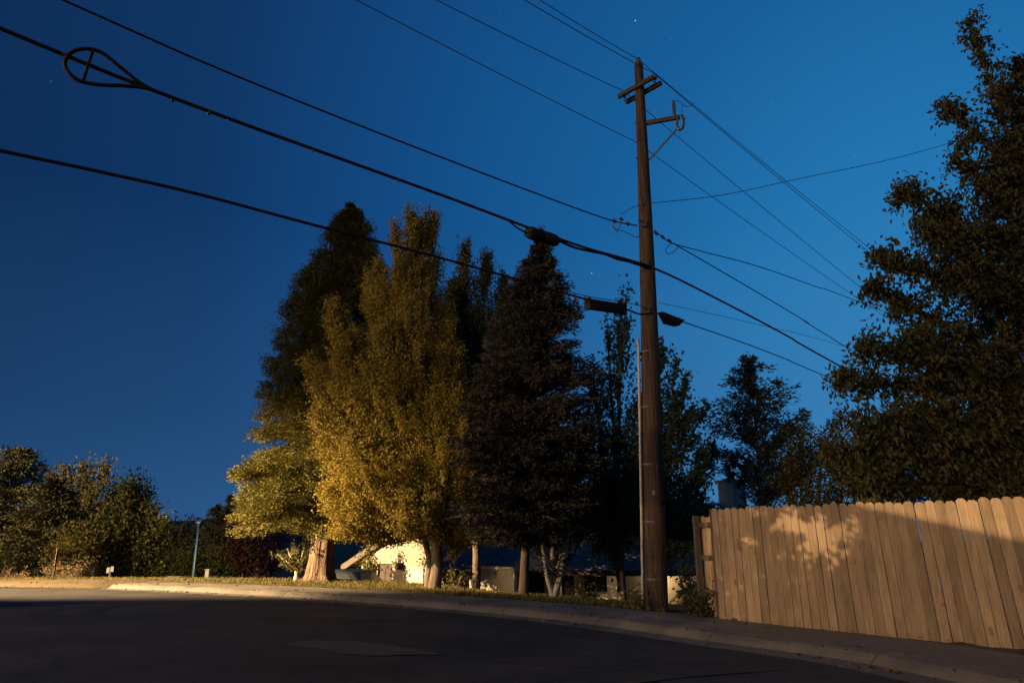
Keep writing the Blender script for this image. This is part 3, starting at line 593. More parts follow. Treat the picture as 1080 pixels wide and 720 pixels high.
# riser conduit, straps, ground wire, step bolts
mb = MB(); pl = []
for py in np.linspace(358, 640, 9):
    p = pole_at(py); pl.append(p+np.array((-.262, -.05, 0))*np.interp(py, [358, 640], [.78, 1]))
mb.tube(pl, .03, 8); mb.build('riser_conduit', 'conduit', root, smooth=True, origin=PB)
mb = MB()
for py in (372, 430, 490, 550, 610):
    p = pole_at(py); mb = MB(); rs = float(np.interp(py, [358, 640], [.186, .232])); mb.lathe([(rs, -.02), (rs+.006, -.02), (rs+.006, .02), (rs, .02)], p, 18); mb.build('conduit_strap', 'steel', root, origin=PB)
mb = MB(); pl = [pole_at(py)+np.array((.12, -.2, 0))*np.interp(py, [150, 640], [.56, 1.0]) for py in np.linspace(150, 635, 14)]; mb.tube(pl, .006, 5); mb.build('ground_wire', 'wire', root, origin=PB)
mb = MB()
for i, py in enumerate((133, 152, 170, 200, 235, 275, 300, 332)):
    p = pole_at(py); s = 1 if i % 2 else -1; mb = MB(); mb.tube([p, p+WD*.24*s], .009, 6); mb.build('step_bolt', 'steel', root, origin=PB)
mb = MB()
for py, w in ((283, .2), (330, .18), (240, .2)):
    p = pole_at(py); mb = MB(); mb.box(p+np.array((-.02, -.2, 0)), (.1, .06, .16)); mb.tube([p-WD*.26+np.array((0, -.2, 0)), p+WD*.26+np.array((0, -.2, 0))], .014, 6); mb.build('cable_bracket', 'steel', root, origin=PB)
mb = MB(); p = pole_at(520); mb.box(p+np.array((-.02, -.222, 0)), (.05, .008, .09)); mb.build('pole_tag', 'galv_pale', root, origin=PB)
# ---------------------------------------------------------------- wires
def run(p0, n, pts): return [vplane(x, y, p0, n) for x, y in pts]
def span(a, b, sag, k=6):
    return [a+(b-a)*t-np.array((0, 0, 4*sag*t*(1-t))) for t in np.linspace(0, 1, k)]
def primary(p0, l, r):
    a = vplane(*l, p0, WN); b = vplane(*r, p0, WN); da = a-p0; db = b-p0
    return span(p0+da*1.5, p0, .05, 22)[:-1]+span(p0, p0+db*1.9, .12, 34)
def extend(P, left, right):
    P = list(P)
    if left:
        d = P[0]-P[1]; d /= np.linalg.norm(d); P = [P[0]+d*left]+P
    if right:
        d = P[-1]-P[-2]; d /= np.linalg.norm(d); d[2] = d[2]*.85; P = P+[P[-1]+d*right]
    return P
def cable(name, label, cat, P, r, mat, group=None):
    mb = MB(); mb.tube(catmull(P, 7), r, 8)
    o = np.asarray(P[len(P)//2])
    ob = mb.build(name, mat, None, smooth=True, origin=o); ob.location = o
    return tag(ob, label, cat, group), o
GP = 'thin power lines over the road'
# two conductors at the pole top
cable('power_line', 'bare wire running over the very top of the utility pole', 'power line', primary(INS_T, (572, 0), (908, 252)), .009, 'wire', GP)
cable('power_line', 'bare wire held by the nearer tip of the short crossarm', 'power line', primary(INS_R, (556, 0), (904, 253)), .009, 'wire', GP)
cable('power_line', 'bare wire held by the farther left tip of the short crossarm', 'power line', primary(INS_L, (464, 0), (896, 291)), .009, 'wire', GP)
pA = pole_at(150)+np.array((-.12, 0, 0))
cable('power_line', 'faint lowest bare wire, fixed to the pole below the equipment arm', 'power line', primary(pA, (380, 0), (892, 303)), .008, 'wire', GP)
# secondary drop with dead ends
pS = pole_at(240)+WN*.16
Pl = run(pS, WN, [(66, 0), (120, 24), (215, 66), (330, 113), (450, 160), (560, 202), (640, 231)])
sec, o = cable('service_cable', 'twisted cable from the top left ending in clamps left of the pole', 'overhead cable', extend(Pl, 5, 0)+run(pS, WN, [(672, 238)]), .014, 'black_rubber')
mb = MB()
for x, y in ((648, 233), (655, 231), (662, 236)): q = vplane(x, y, pS, WN); mc = MB(); mc.lathe([(.012, -.06), (.035, -.04), (.035, .04), (.012, .06)], q, 8, axis=(.7, .6, -.25)); mc.build('dead_end_clamp', 'steel', sec, origin=o)
q = run(pS, WN, [(648, 230), (646, 238), (650, 242), (658, 244), (670, 250), (676, 248)]); mb.tube(catmull(q, 4), .008, 6)
q = run(pS, WN, [(655, 236), (649, 246), (648, 233)]); mb.tube(catmull(q, 4), .008, 6)
mb.build('drip_loop', 'steel', sec, origin=o)
pS2 = pS
s2, o = cable('service_cable', 'upper of the two thin cables forking right of the pole', 'overhead cable', extend(run(pS2, WN, [(690, 243), (708, 256), (740, 265), (800, 281), (860, 302), (908, 319)]), 0, 25), .012, 'black_rubber', 'cables forking right of the pole')
mb = MB()
for x, y in ((692, 246), (699, 250), (706, 254)): q = vplane(x, y, pS, WN); mc = MB(); mc.lathe([(.012, -.07), (.032, -.04), (.032, .04), (.012, .07)], q, 8, axis=(.7, .6, -.35)); mc.build('dead_end_clamp', 'steel', s2, origin=o)
q = run(pS, WN, [(712, 257), (706, 258), (702, 264), (706, 268), (712, 264), (716, 259)]); mb.tube(catmull(q, 4), .009, 6)
mb.build('drip_loop', 'steel', s2, origin=o)
cable('service_cable', 'lower of the two thin cables forking right of the pole', 'overhead cable', extend(run(pS2, WN, [(712, 258), (740, 274), (800, 309), (850, 339), (886, 362)]), 0, 25), .013, 'black_rubber', 'cables forking right of the pole')
# service drop away to the right
q0 = pole_at(222)+np.array((-.3, -.15, 0)); q1 = pt(1026, 145, YP+3.5); dd = q1-q0
cable('service_cable', 'thin wire rising from the pole to the right into the big tree', 'overhead cable', [pt(655, 226, YP-.2), pole_at(219)+np.array((0, -.16, 0)), pt(760, 206, YP+.6), pt(850, 187, YP+1.6), pt(940, 168, YP+2.5), q1, q1+dd*.35], .009, 'wire')
# main communication cable with storage loop and splice
pC = pole_at(283)+WN*.17
Pm = run(pC, WN, [(0, 30), (70, 59), (150, 91), (260, 132), (380, 175), (480, 211), (560, 241), (620, 262), (690, 283), (760, 317), (830, 354), (886, 386)])
main, o = cable('telephone_cable', 'thick upper black cable crossing the sky with a teardrop loop and a splice', 'overhead cable', extend(Pm, 5, 25), .024, 'black_rubber')
mb = MB(); lp = [(178, 103), (152, 92), (128, 74), (108, 58), (92, 53), (76, 56), (68, 66), (71, 77), (84, 87), (106, 91), (132, 92), (156, 95), (180, 104)]
mb.tube(catmull([p+WN*.03 for p in run(pC, WN, lp)], 5), .023, 8); mb.build('storage_loop', 'black_rubber', main, smooth=True, origin=o)
mb = MB(); a, b_ = run(pC, WN, [(97, 55), (87, 87)]); mb.beam(a+WN*.03, b_+WN*.03, .05, .03, up=(.7, .7, 0)); mb.build('loop_crossbar', 'black_rubber', main, origin=o)
mb = MB(); ax_ = Pm[7]-Pm[6]; ax_ /= np.linalg.norm(ax_)
for x, y, s in ((564, 246, .2), (580, 251, .2)):
    q = vplane(x, y, pC, WN); mb = MB(); mb.lathe([(.03, -s), (.1, -s*.9), (.12, -s*.5), (.12, s*.5), (.1, s*.9), (.03, s)], q-(0, 0, .02), 14, axis=ax_)
    mb.build('splice_case', 'black_rubber', main, smooth=True, origin=o)
mb = MB(); mb.tube(catmull(run(pC, WN, [(536, 232), (545, 240), (556, 246)]), 4), .016, 6)
mb.tube(catmull(run(pC, WN, [(588, 253), (606, 261), (628, 266), (645, 270), (688, 284)]), 4), .026, 8)
mb.tube(catmull(run(pC, WN, [(640, 268), (652, 273), (668, 276)]), 3), .034, 6)
mb.build('lashed_tail', 'black_rubber', main, smooth=True, origin=o)
mb = MB()
for i, (x, y) in enumerate([(182, 105), (220, 119), (150, 92), (330, 158), (420, 190), (510, 222), (600, 256), (730, 302)]):
    q = vplane(x, y, pC, WN); mb = MB(); mb.lathe([(.026, -.015), (.03, -.015), (.03, .015), (.026, .015)], q, 8, axis=ax_); mb.build('lashing_clip', 'steel', main, origin=o)
# lower communication cable with terminal boxes
pD = pole_at(330)+WN*.17
Pm2 = run(pD, WN, [(0, 159), (100, 180), (210, 205), (330, 237), (450, 268), (540, 293), (616, 315)])
low, o = cable('telephone_cable', 'thick lower black cable from the left with a long terminal box near the pole', 'overhead cable', extend(Pm2, 5, 0)+run(pD, WN, [(660, 326), (674, 331), (690, 330)]), .021, 'black_rubber')
mb = MB(); a, b_ = run(pD, WN, [(620, 320.5), (657, 326)]); mb.beam(a, b_, .13, .2); 
for q in (a, b_): mb.beam(q-(b_-a)*.03, q+(b_-a)*.03, .15, .24)
mb.build('terminal_box', 'black_rubber', low, origin=o, bevel=.015)
mb = MB(); q = run(pD, WN, [(590, 306), (618, 312), (622, 313), (660, 319), (690, 326)]); mb.tube(catmull(q, 4), .008, 6)
for x, y in ((596, 308), (606, 311), (617, 314), (659, 320)): p = vplane(x, y, pD, WN); mb.box(p-(0, 0, .03), (.03, .03, .13))
mb.build('support_strand', 'steel', low, origin=o)
low2, o = cable('telephone_cable', 'black cable leaving the pole to the right with a small wedge shaped terminal', 'overhead cable', extend(run(pD, WN, [(690, 329), (703, 335), (722, 340), (780, 360), (830, 379), (874, 398)]), 0, 25), .013, 'black_rubber')
mb = MB(); fr = run(pD, WN, [(696, 329), (720, 338), (714, 344), (702, 341)]); V = [p+WN*s for s in (-.07, .07) for p in fr]
mb.add(V, [(0, 1, 2, 3), (7, 6, 5, 4), (0, 4, 5, 1), (1, 5, 6, 2), (2, 6, 7, 3), (3, 7, 4, 0)]); mb.build('terminal_box', 'black_rubber', low2, origin=o, bevel=.01)
pE = pole_at(319)+WN*.17
cable('power_line', 'hair thin line leaving the pole just above the wedge shaped terminal', 'power line', extend(run(pE, WN, [(694, 319), (760, 333), (820, 347), (880, 362)]), 0, 25), .006, 'wire')
# ---------------------------------------------------------------- fence
FA = at(759, 651.5, .13); FB = at(1080, 683, .13); fd = FB-FA; fd /= np.linalg.norm(fd); fn = np.array((fd[1], -fd[0], 0)); fn = fn if fn@(-FA) > 0 else -fn
ftop = pt(757, 536, FA[1])[2]-FA[2]
nf = root = thing('wooden_fence', 'tall weathered cedar board fence with dog-eared tops along the sidewalk', 'fence', FA)
def boards(mb, A, d, nrm, n, h, w=.131, gap=.009, leanf=lambda s: 0, g=random.Random(3), hfun=None):
    s = 0
    for i in range(n):
        ww = w*g.uniform(.93, 1.05); hh = h+g.uniform(-.02, .02)+(hfun(s) if hfun else 0); ln = leanf(s)+g.uniform(-.004, .004); th = .018; off = g.uniform(-.006, .006)
        q = A+d*s; z0 = G(q[0], q[1])-.02; e = .035
        prof = [(0, z0), (ww, z0), (ww, hh-e), (ww-e, hh), (e, hh), (0, hh-e)]
        V = []
        for k, t in enumerate((off, off-th)):
            for (x, z) in prof:
                p = A+d*(s+x-ln*(z))+nrm*t; V.append((p[0], p[1], A[2]+z if z > 1 else z))
        m = 6; mb.add(V, [tuple(range(m)), tuple(range(2*m-1, m-1, -1))]+[(i_, i_+m, (i_+1) % m+m, (i_+1) % m) for i_ in range(m)])
        s += ww+gap*g.uniform(.3, 1.6)
    return s
lf = lambda s: .0+.016*max(0, s-.6)
mb = MB(); tot = boards(mb, FA, fd, fn, 66, ftop, leanf=lf, hfun=lambda s: .0); 
mb.build('fence_boards', 'fence', root, origin=FA)
mb = MB()
for z in (.3, 1.0, ftop-.2):
    mb = MB(); mb.beam(FA-fn*.07+fd*.02+(0, 0, z), FA-fn*.07+fd*(tot-.1)+(0, 0, z), .045, .09); mb.build('fence_rail', 'fence', root, origin=FA)
for s in (.05, 2.4, 4.8, 7.2):
    mb = MB(); p = FA-fn*.14+fd*s; mb.box(p+(0, 0, ftop/2-.1), (.09, .09, ftop-.05), math.atan2(fd[1], fd[0])); mb.build('fence_post', 'arm_wood', root, origin=FA)
# return panel seen from the rail side
RA = pt(737.5, 600, FA[1]+1.0); RA[2] = .13; RB = FA-fn*.12-fd*.03; rd = RA-RB; rd[2] = 0; rl = np.linalg.norm(rd); rd /= rl; rn = np.array((rd[1], -rd[0], 0)); rn = rn if rn@(-RB) > 0 else -rn
hR = pt(745, 544, FA[1]+.5)[2]-.13
root = thing('fence_return', 'narrow side panel of the fence with dark rails facing out, at its left end', 'fence', RB)
mb = MB(); boards(mb, RB+rd*.16-rn*.1, rd, rn, max(3, int(rl/.147)), hR, g=random.Random(9)); mb.build('fence_boards', 'fence', root, origin=RB)
mb = MB()
for py in (553, 588, 625): z = pt(747, py, FA[1]+.5)[2]; q = RB.copy(); q[2] = z; mb = MB(); mb.beam(q-rn*.05, q+rd*(rl+.05)-rn*.05, .045, .09); mb.build('fence_rail', 'trim_brown', root, origin=RB)
for q, hh in ((RB+rd*.04, ftop+.0), (RA, hR+.02)):
    mb = MB(); mb.box((q[0], q[1], .13+hh/2-.05), (.1, .1, hh+.1), math.atan2(rd[1], rd[0])); mb.build('fence_post', 'trim_brown', root, origin=RB)
# ---------------------------------------------------------------- houses
def uvroof(ob, du, dv):
    me = ob.data; uv = me.uv_layers.new(name='UVMap'); 
    for l in me.loops:
        co = np.array(me.vertices[l.vertex_index].co); uv.data[l.index].uv = (co@du, co@dv)
# long low house down the slope
YH = 27.0; xl = pt(468, 600, YH)[0]; xr = pt(770, 600, YH)[0]; zf = -2.35; ze = pt(600, 595, YH)[2]; YR = YH+4.6; zr = pt(690, 529, YR)[2]
HB = np.array(((xl+xr)/2, YH, zf)); root = thing('long_house', 'long low tan house with a shingled roof and chimney, sunk behind the lawn', 'house', HB)
def W3(mb, x0, x1, z0, z1, y0, y1): mb.box(((x0+x1)/2, (y0+y1)/2, (z0+z1)/2), (x1-x0, y1-y0, z1-z0))
mb = MB(); op = []
for a, b_, t, bt in [(546, 574, 603, 640), (592, 606, 606, 640), (650, 692, 604, 640)]:
    op.append((pt(a, 600, YH)[0], pt(b_, 600, YH)[0], pt(600, t, YH)[2], zf+.02))
cur = xl
for a, b_, t, bt in op:
    W3(mb, cur, a, zf-.3, ze, YH, YH+.2); W3(mb, a, b_, t, ze, YH, YH+.2); cur = b_
W3(mb, cur, xr, zf-.3, ze, YH, YH+.2)
W3(mb, xl, xl+.2, zf-.3, ze, YH+.2, YH+9.2); W3(mb, xr-.2, xr, zf-.3, ze, YH+.2, YH+9.2); W3(mb, xl, xr, zf-.3, ze, YH+9.0, YH+9.2)
mb.build('wall', 'stucco_tan', root, origin=HB)
mb = MB(); ov = .55
sl = (zr-ze)/(YR-YH); zev = ze-ov*sl
for y0, z0, y1, z1 in ((YH-ov, zev, YR, zr), (YR, zr, 2*YR-YH+ov, zev)):
    V = [(x, y, z+dz) for dz in (0, .12) for (x, y, z) in ((xl-.4, y0, z0), (xr+.4, y0, z0), (xr+.4, y1, z1), (xl-.4, y1, z1))]
    mb.add(V, [(0, 3, 2, 1), (4, 5, 6, 7), (0, 1, 5, 4), (1, 2, 6, 5), (2, 3, 7, 6), (3, 0, 4, 7)])
rf = mb.build('roof', 'shingles', root, origin=HB); uvroof(rf, np.array((1, 0, 0)), np.array((0, math.sqrt(1+sl*sl), 0)))
mb = MB()
for x in (xl, xr-.2):
    mb = MB(); mb.add([(x, YH+.2, ze), (x, YH+9, ze), (x, YR, zr-.02), (x+.2, YH+.2, ze), (x+.2, YH+9, ze), (x+.2, YR, zr-.02)], [(0, 1, 2), (5, 4, 3), (0, 3, 4, 1), (1, 4, 5, 2), (2, 5, 3, 0)])
    mb.build('gable_wall', 'stucco_tan', root, origin=HB)
mb = MB(); mb.box(((xl+xr)/2, YH-ov-.02, zev+.02), (xr-xl+.8, .035, .2)); mb.build('fascia', 'trim_brown', root, origin=HB)
for a, b_, t, bt in op[:1]+op[2:]:
    mb = MB(); W3(mb, a+.01, b_-.01, zf, t-.01, YH+.1, YH+.16)
    for k in range(1, 4): mb.box(((a+b_)/2, YH+.095, zf+(t-zf)*k/4), (b_-a-.1, .02, .03))
    mb.build('garage_door', 'door_dark', root, origin=HB)
a, b_, t, bt = op[1]; mb = MB(); W3(mb, a+.01, b_-.01, zf, t-.01, YH+.1, YH+.15); dr = mb.build('door', 'door_dark', root, origin=HB)
mb = MB(); mb.lathe([(.01, -.03), (.035, -.02), (.035, .02), (.01, .03)], (b_-.12, YH+.07, zf+1.0), 8, axis=(0, 1, 0)); mb.build('handle', 'steel', dr, origin=HB)
x = pt(628, 612, YH)[0]; z = pt(628, 612, YH)[2]; mb = MB(); mb.box((x, YH-.01, z), (1.0, .06, .9)); wn_ = mb.build('window_frame', 'fascia', root, origin=HB); mb = MB(); mb.box((x-.22, YH-.045, z), (.4, .02, .76)); mb.box((x+.22, YH-.045, z), (.4, .02, .76)); mb.build('pane', 'glass', wn_, origin=HB)
LL = np.array((pt(690, 610, YH)[0], YH-.16, ze-.35)); mb = MB(); mb.lathe([(.03, .16), (.09, .1), (.06, -.1), (.03, -.13)], LL, 8); mb.box(LL+(0, .08, .04), (.06, .16, .06)); mb.build('wall_lantern', 'door_dark', root, origin=HB)  # lantern added out of sight behind the pole to brighten the wall
# chimney: rotated stucco stack with cap and flue
q = pt(773, 530, YR+.3); zt_ = pt(773, 508, YR)[2]; zb = zr-1.2; mb = MB(); mb.box((q[0], q[1], (zt_+zb)/2), (.86, .86, zt_-zb), math.radians(35)); ch = mb.build('chimney', 'chimney_face', root, origin=HB)
mb = MB(); mb.box((q[0], q[1], zt_+.05), (1.06, 1.06, .1), math.radians(35)); mb.build('chimney_cap', 'chimney_face', ch, origin=HB, bevel=.015)
mb = MB(); mb.lathe([(.17, 0), (.17, .26), (.24, .26), (.24, .31), (.1, .38)], (q[0], q[1], zt_+.1), 12); mb.build('flue', 'steel', ch, origin=HB)
# gabled cream house lit by the street lamp
YG = 31.0; gx0 = pt(381, 600, YG)[0]; gx1 = pt(476, 600, YG)[0]; ang = math.radians(-14); gw = (gx1-gx0)/math.cos(ang); GO = np.array((gx0, YG-.0, -2.2))
zw = pt(381, 586, YG)[2]+2.2; za = zw+gw/2*.62
def gf(V): V = np.asarray(V, float); c_, s_ = math.cos(ang), math.sin(ang); return np.stack([GO[0]+V[:, 0]*c_-V[:, 1]*s_, GO[1]+V[:, 0]*s_+V[:, 1]*c_, GO[2]+V[:, 2]], 1)
def gpx(px, py):                       # wall coordinates of a photo place
    nn = np.array((-math.sin(ang), math.cos(ang))); p = vplane(px, py, GO, nn); return ((p-GO)[0]*math.cos(ang)+(p-GO)[1]*math.sin(ang), p[2]-GO[2])
root = thing('gabled_house', 'cream gabled house with a dark door, brightly lit between the tree trunks', 'house', GO)
def gbox(mb, x0, x1, y0, y1, z0, z1): mb.prism([(x0, z0), (x1, z0), (x1, z1), (x0, z1)], y0, y1, gf)
mb = MB(); dx0, dz = gpx(399, 594); dx1, _ = gpx(414, 594)
gbox(mb, 0, dx0, 0, .2, -.4, zw); gbox(mb, dx0, dx1, 0, .2, dz, zw); gbox(mb, dx1, gw, 0, .2, -.4, zw); mb.prism([(0, zw), (gw, zw), (gw/2, za)], 0, .2, gf)
gbox(mb, 0, .2, .2, 8, -.4, zw); gbox(mb, gw-.2, gw, .2, 8, -.4, zw); mb.build('wall', 'stucco', root, origin=GO)
mb = MB()
for s in (-1, 1):
    xe = gw/2+s*(gw/2+.85); ze_ = za+.06-.62*(gw/2+.85); poly = [(gw/2, za+.06), (xe, ze_), (xe, ze_+.13), (gw/2, za+.19)]
    mb.prism(poly if s > 0 else poly[::-1], -.16, 8.2, gf)
mb.build('roof', 'shingles', root, origin=GO)
mb = MB()
for s in (-1, 1):
    xe = gw/2+s*(gw/2+.87); ze_ = za+.06-.62*(gw/2+.87); poly = [(gw/2, za-.1), (xe, ze_-.16), (xe, ze_+.1), (gw/2, za+.16)]
    mb.prism(poly if s > 0 else poly[::-1], -.2, -.163, gf)
mb.build('fascia', 'trim_tan', root, origin=GO)
mb = MB(); gbox(mb, dx0+.01, dx1-.01, .08, .13, 0, dz-.01); d_ = mb.build('door', 'door_dark', root, origin=GO)
mb = MB(); w_ = dx1-dx0
for i in range(2):
    for j in range(3): gbox(mb, dx0+w_*(.12+.42*i), dx0+w_*(.46+.42*i), .062, .079, dz*(.1+.3*j), dz*(.34+.3*j))
mb.build('door_panel', 'trim_brown', d_, origin=GO)
mb = MB(); lx, lz = gpx(420.5, 597); p = gf([(lx, -.1, lz)])[0]; mb.lathe([(.03, .16), (.1, .1), (.07, -.1), (.03, -.13)], p, 8); mb.box(p+(0, .06, .02), (.06, .12, .06)); mb.build('wall_lantern', 'door_dark', root, origin=GO)
mb = MB(); a, zt2 = gpx(429, 598); b_, _ = gpx(447, 598); gbox(mb, a, b_, -.05, -.003, 0, zt2); mb.build('side_gate', 'white_paint', root, origin=GO)
# bright garden wall running from the cream house towards the long house
p0 = pt(470, 600, 27.4); p1 = pt(544, 600, 25.6); zt3 = pt(500, 598.5, 27)[2]; dW = p1-p0; dW[2] = 0
mb = MB(); mb.beam((p0[0], p0[1], (zt3-2.6)/2), (p1[0], p1[1], (zt3-2.6)/2), .2, zt3+2.6); OW = np.array((p0[0], p0[1], -2.4))
root = thing('garden_wall', 'low cream wall with leaf shadows, behind the golden poplar trunk', 'wall', OW); mb.build('wall_body', 'stucco', root, origin=OW)
mb = MB(); mb.beam((p0[0], p0[1], zt3+.043), (p1[0], p1[1], zt3+.043), .28, .08); mb.build('wall_cap', 'stucco_tan', root, origin=OW)
# ---------------------------------------------------------------- cars
def car(label, loc, rz, paint, group):
    r = thing('parked_car', label, 'car', loc, group); r.rotation_euler = (0, 0, rz)
    mb = MB(); w = .88
    low_ = [(-2.2, .35), (2.15, .35), (2.25, .55), (2.2, .78), (1.15, .92), (-1.5, .95), (-2.15, .9), (-2.25, .6)]
    cab = [(1.1, .9), (.45, 1.38), (-.75, 1.45), (-1.45, 1.36), (-1.95, .94)]
    for prof, w0, w1 in ((low_, w, w), ):
        k = len(prof); V = [(x, y*(1-.06*(z > .8)), z) for y in (-w0, w0) for x, z in prof]
        mb.add(V, [tuple(range(k)), tuple(range(2*k-1, k-1, -1))]+[(i, i+k, (i+1) % k+k, (i+1) % k) for i in range(k)])
    V = [(x, y*(.8 if z > 1.2 else .93)*w, z) for y in (-1, 1) for x, z in cab]; k = len(cab)
    mb.add(V, [tuple(range(k)), tuple(range(2*k-1, k-1, -1))]+[(i, i+k, (i+1) % k+k, (i+1) % k) for i in range(k)])
    mb.build('body', paint, r, bevel=.07)
    def pane(pts):
        mb = MB(); P = np.array(pts, float); n_ = np.cross(P[1]-P[0], P[2]-P[0]); n_ /= np.linalg.norm(n_)
        V = np.vstack([P+n_*.012, P-n_*.02]); k = len(P); mb.add(V, [tuple(range(k)), tuple(range(2*k-1, k-1, -1))]+[(i, i+k, (i+1) % k+k, (i+1) % k) for i in range(k)]); mb.build('window', 'glass', r)
    for s in (-1, 1):
        q = [(.92, s*.835, .97), (.4, s*.735, 1.31), (-.25, s*.735, 1.36), (-.25, s*.835, .97)]; pane(q if s > 0 else q[::-1])
        q = [(-.33, s*.835, .97), (-.33, s*.735, 1.36), (-1.3, s*.735, 1.29), (-1.65, s*.83, .99)]; pane(q if s > 0 else q[::-1])
    pane([(1.06, -.72, .95), (1.06, .72, .95), (.5, .62, 1.345), (.5, -.62, 1.345)]); pane([(-1.87, .72, 1.0), (-1.87, -.72, 1.0), (-1.49, -.62, 1.32), (-1.49, .62, 1.32)])
    for x in (-1.35, 1.4):
        for s in (-1, 1):
            mb = MB(); mb.lathe([(.2, -.1), (.31, -.1), (.33, -.06), (.33, .06), (.31, .1), (.2, .1)], (x, s*.82, .33), 16, axis=(0, 1, 0)); wh = mb.build('wheel', 'tyre', r)
            mb = MB(); mb.lathe([(.05, -.112), (.2, -.105), (.2, .105), (.05, .112)], (x, s*.82, .33), 12, axis=(0, 1, 0)); mb.build('rim', 'galv_pale', wh)
    for s in (-1, 1):
        mb = MB(); mb.box((2.2, s*.62, .68), (.1, .36, .14)); mb.build('headlight', 'galv_pale', r, bevel=.02)
        mb = MB(); mb.box((-2.2, s*.64, .76), (.1, .34, .16)); mb.build('tail_light', 'red_lens', r, bevel=.02)
    return r
for (px, Y, rz, paint, lb, grp) in [(194, 58, 1.2, 'carpaint_silver', 'silver car down the slope beside the foot of the lamp post', 'cars parked down the slope'), (240, 58, .5, 'carpaint_blue', 'blue car down the slope right of the lamp post, under the red tree', 'cars parked down the slope')]:
    p = ground_at(px, Y); tpz = pt(px, 606.5, Y)[2]-1.45; car(lb, (p[0], p[1], tpz), rz, paint, grp)
p = ground_at(368, 29.0); car('dark car parked between the furrowed trunk and the cream house', (p[0]-.6, p[1], pt(370, 599, 29)[2]-1.45), 2.7, 'carpaint_dark', None)
# ---------------------------------------------------------------- signs and lamps
p = ground_at(57, 24.6); t_ = pt(61, 580, 24.6); root = thing('road_sign', 'narrow pale orange sign on a leaning post across the road', 'sign', p)
mb = MB(); mb.beam(p-(0, 0, .3), p+(t_-p)*.99, .05, .05, up=(0, 1, 0)); mb.build('sign_post', 'black_rubber', root, origin=p)
mb = MB(); d_ = (t_-p)/np.linalg.norm(t_-p); c_ = p+(t_-p)*.78; V = []
for s in (-.012, .012):
    for a_, h_ in ((0, -.32), (.09, -.26), (.09, .26), (0, .32), (-.09, .26), (-.09, -.26)): V.append(c_+np.array((a_, -a_*1.5-.04+s, 0))+d_*h_)
mb.add(V, [tuple(range(6))[::-1], tuple(range(6, 12))]+[(i, (i+1) % 6, (i+1) % 6+6, i+6) for i in range(6)]); mb.build('sign_plate', 'sign_face', root, origin=p)
p = ground_at(117, 28); t_ = pt(117, 598, 28); root = thing('marker_post', 'small whitish marker with two plates at the roadside below the maple', 'sign', p)
mb = MB(); mb.beam(p-(0, 0, .2), (p[0], p[1], t_[2]-.1), .06, .06, up=(0, 1, 0)); mb.build('post', 'black_rubber', root, origin=p)
for s in (-1, 1):
    mb = MB(); mb.box((p[0]+s*.075, p[1]-.05, t_[2]-.08+s*.02), (.12, .02, .2)); mb.build('sign_plate', 'sign_white', root, origin=p)
p = ground_at(219.5, 56); root = thing('utility_cabinet', 'slim white roadside cabinet between the two parked cars down the slope', 'utility cabinet', p)
zt_ = pt(219.5, 601, 56)[2]; mb = MB(); mb.box((p[0], p[1], (p[2]+zt_)/2), (.3, .3, zt_-p[2])); mb.build('cabinet_body', 'white_paint', root, origin=p, bevel=.03)
mb = MB(); mb.box((p[0], p[1], zt_+.05), (.38, .38, .08)); mb.build('cabinet_lid', 'white_paint', root, origin=p, bevel=.02)
p = ground_at(204, 50); t_ = pt(209.5, 551, 50); root = thing('street_lamp', 'slim pale lamp post leaning slightly, far down the slope beyond the road', 'street lamp', p)
mb = MB(); mb.tube([p-(0, 0, .2), p+(t_-p)*.5, t_], [.085, .07, .055], 10); mb.build('lamp_pole', 'post_white', root, smooth=True, origin=p)
mb = MB(); mb.lathe([(.06, -.2), (.2, -.05), (.24, .05), (.2, .1), (.06, .16)], t_+(0, 0, .2), 14); mb.build('lamp_head', 'galv_pale', root, smooth=True, origin=p)
mb = MB(); mb.lathe([(.05, -.16), (.12, -.14), (.15, -.04), (.05, -.03)], t_+(.0, -.1, .12), 12); mb.build('lamp_lens', 'lamp_cool', root, smooth=True, origin=p)
COOL = t_+np.array((2.4, -1.0, -2.6))
# unseen street lamps that light the scene, one of them added fill
def street_lamp(label, foot, head):
    foot = np.array(foot, float); head = np.array(head, float); r = thing('street_lamp', label, 'street lamp', foot, 'street lamps of the road')
    mb = MB(); mb.tube([foot-(0, 0, .2), foot+(0, 0, 3), (foot[0], foot[1], head[2]-.25)], [.12, .1, .07], 10); mb.build('lamp_pole', 'steel', r, smooth=True, origin=foot)
    mb = MB(); mb.tube(catmull([(foot[0], foot[1], head[2]-.3), (foot*.5+head*.5)[:2].tolist()+[head[2]+.1], head+(0, 0, .12)], 4), .035, 8); mb.build('lamp_arm', 'steel', r, smooth=True, origin=foot)
    mb = MB(); mb.box(head+(0, 0, .12), (.6, .3, .12), math.atan2(head[1]-foot[1], head[0]-foot[0]), taper=.7); mb.build('lamp_head', 'steel', r, origin=foot, bevel=.03)
    mb = MB(); mb.box(head+(0, 0, .045), (.36, .2, .02), math.atan2(head[1]-foot[1], head[0]-foot[0])); mb.build('lamp_lens', 'lamp_warm', r, origin=foot)
    return head
def lamp(name, kind, loc, power, col, size=.12, **kw):
    l = bpy.data.lights.new(name, kind); l.energy = power; l.color = col; l.shadow_soft_size = size
    o = bpy.data.objects.new(name, l); COL.objects.link(o); o.location = loc
    for k, v in kw.items(): setattr(l, k, v)
    return o
WARM = (1, .69, .35)
def aim(o, d): d = np.asarray(d, float); o.rotation_euler = (math.acos(-d[2]/np.linalg.norm(d)), 0, math.atan2(d[1], d[0])-math.pi/2)
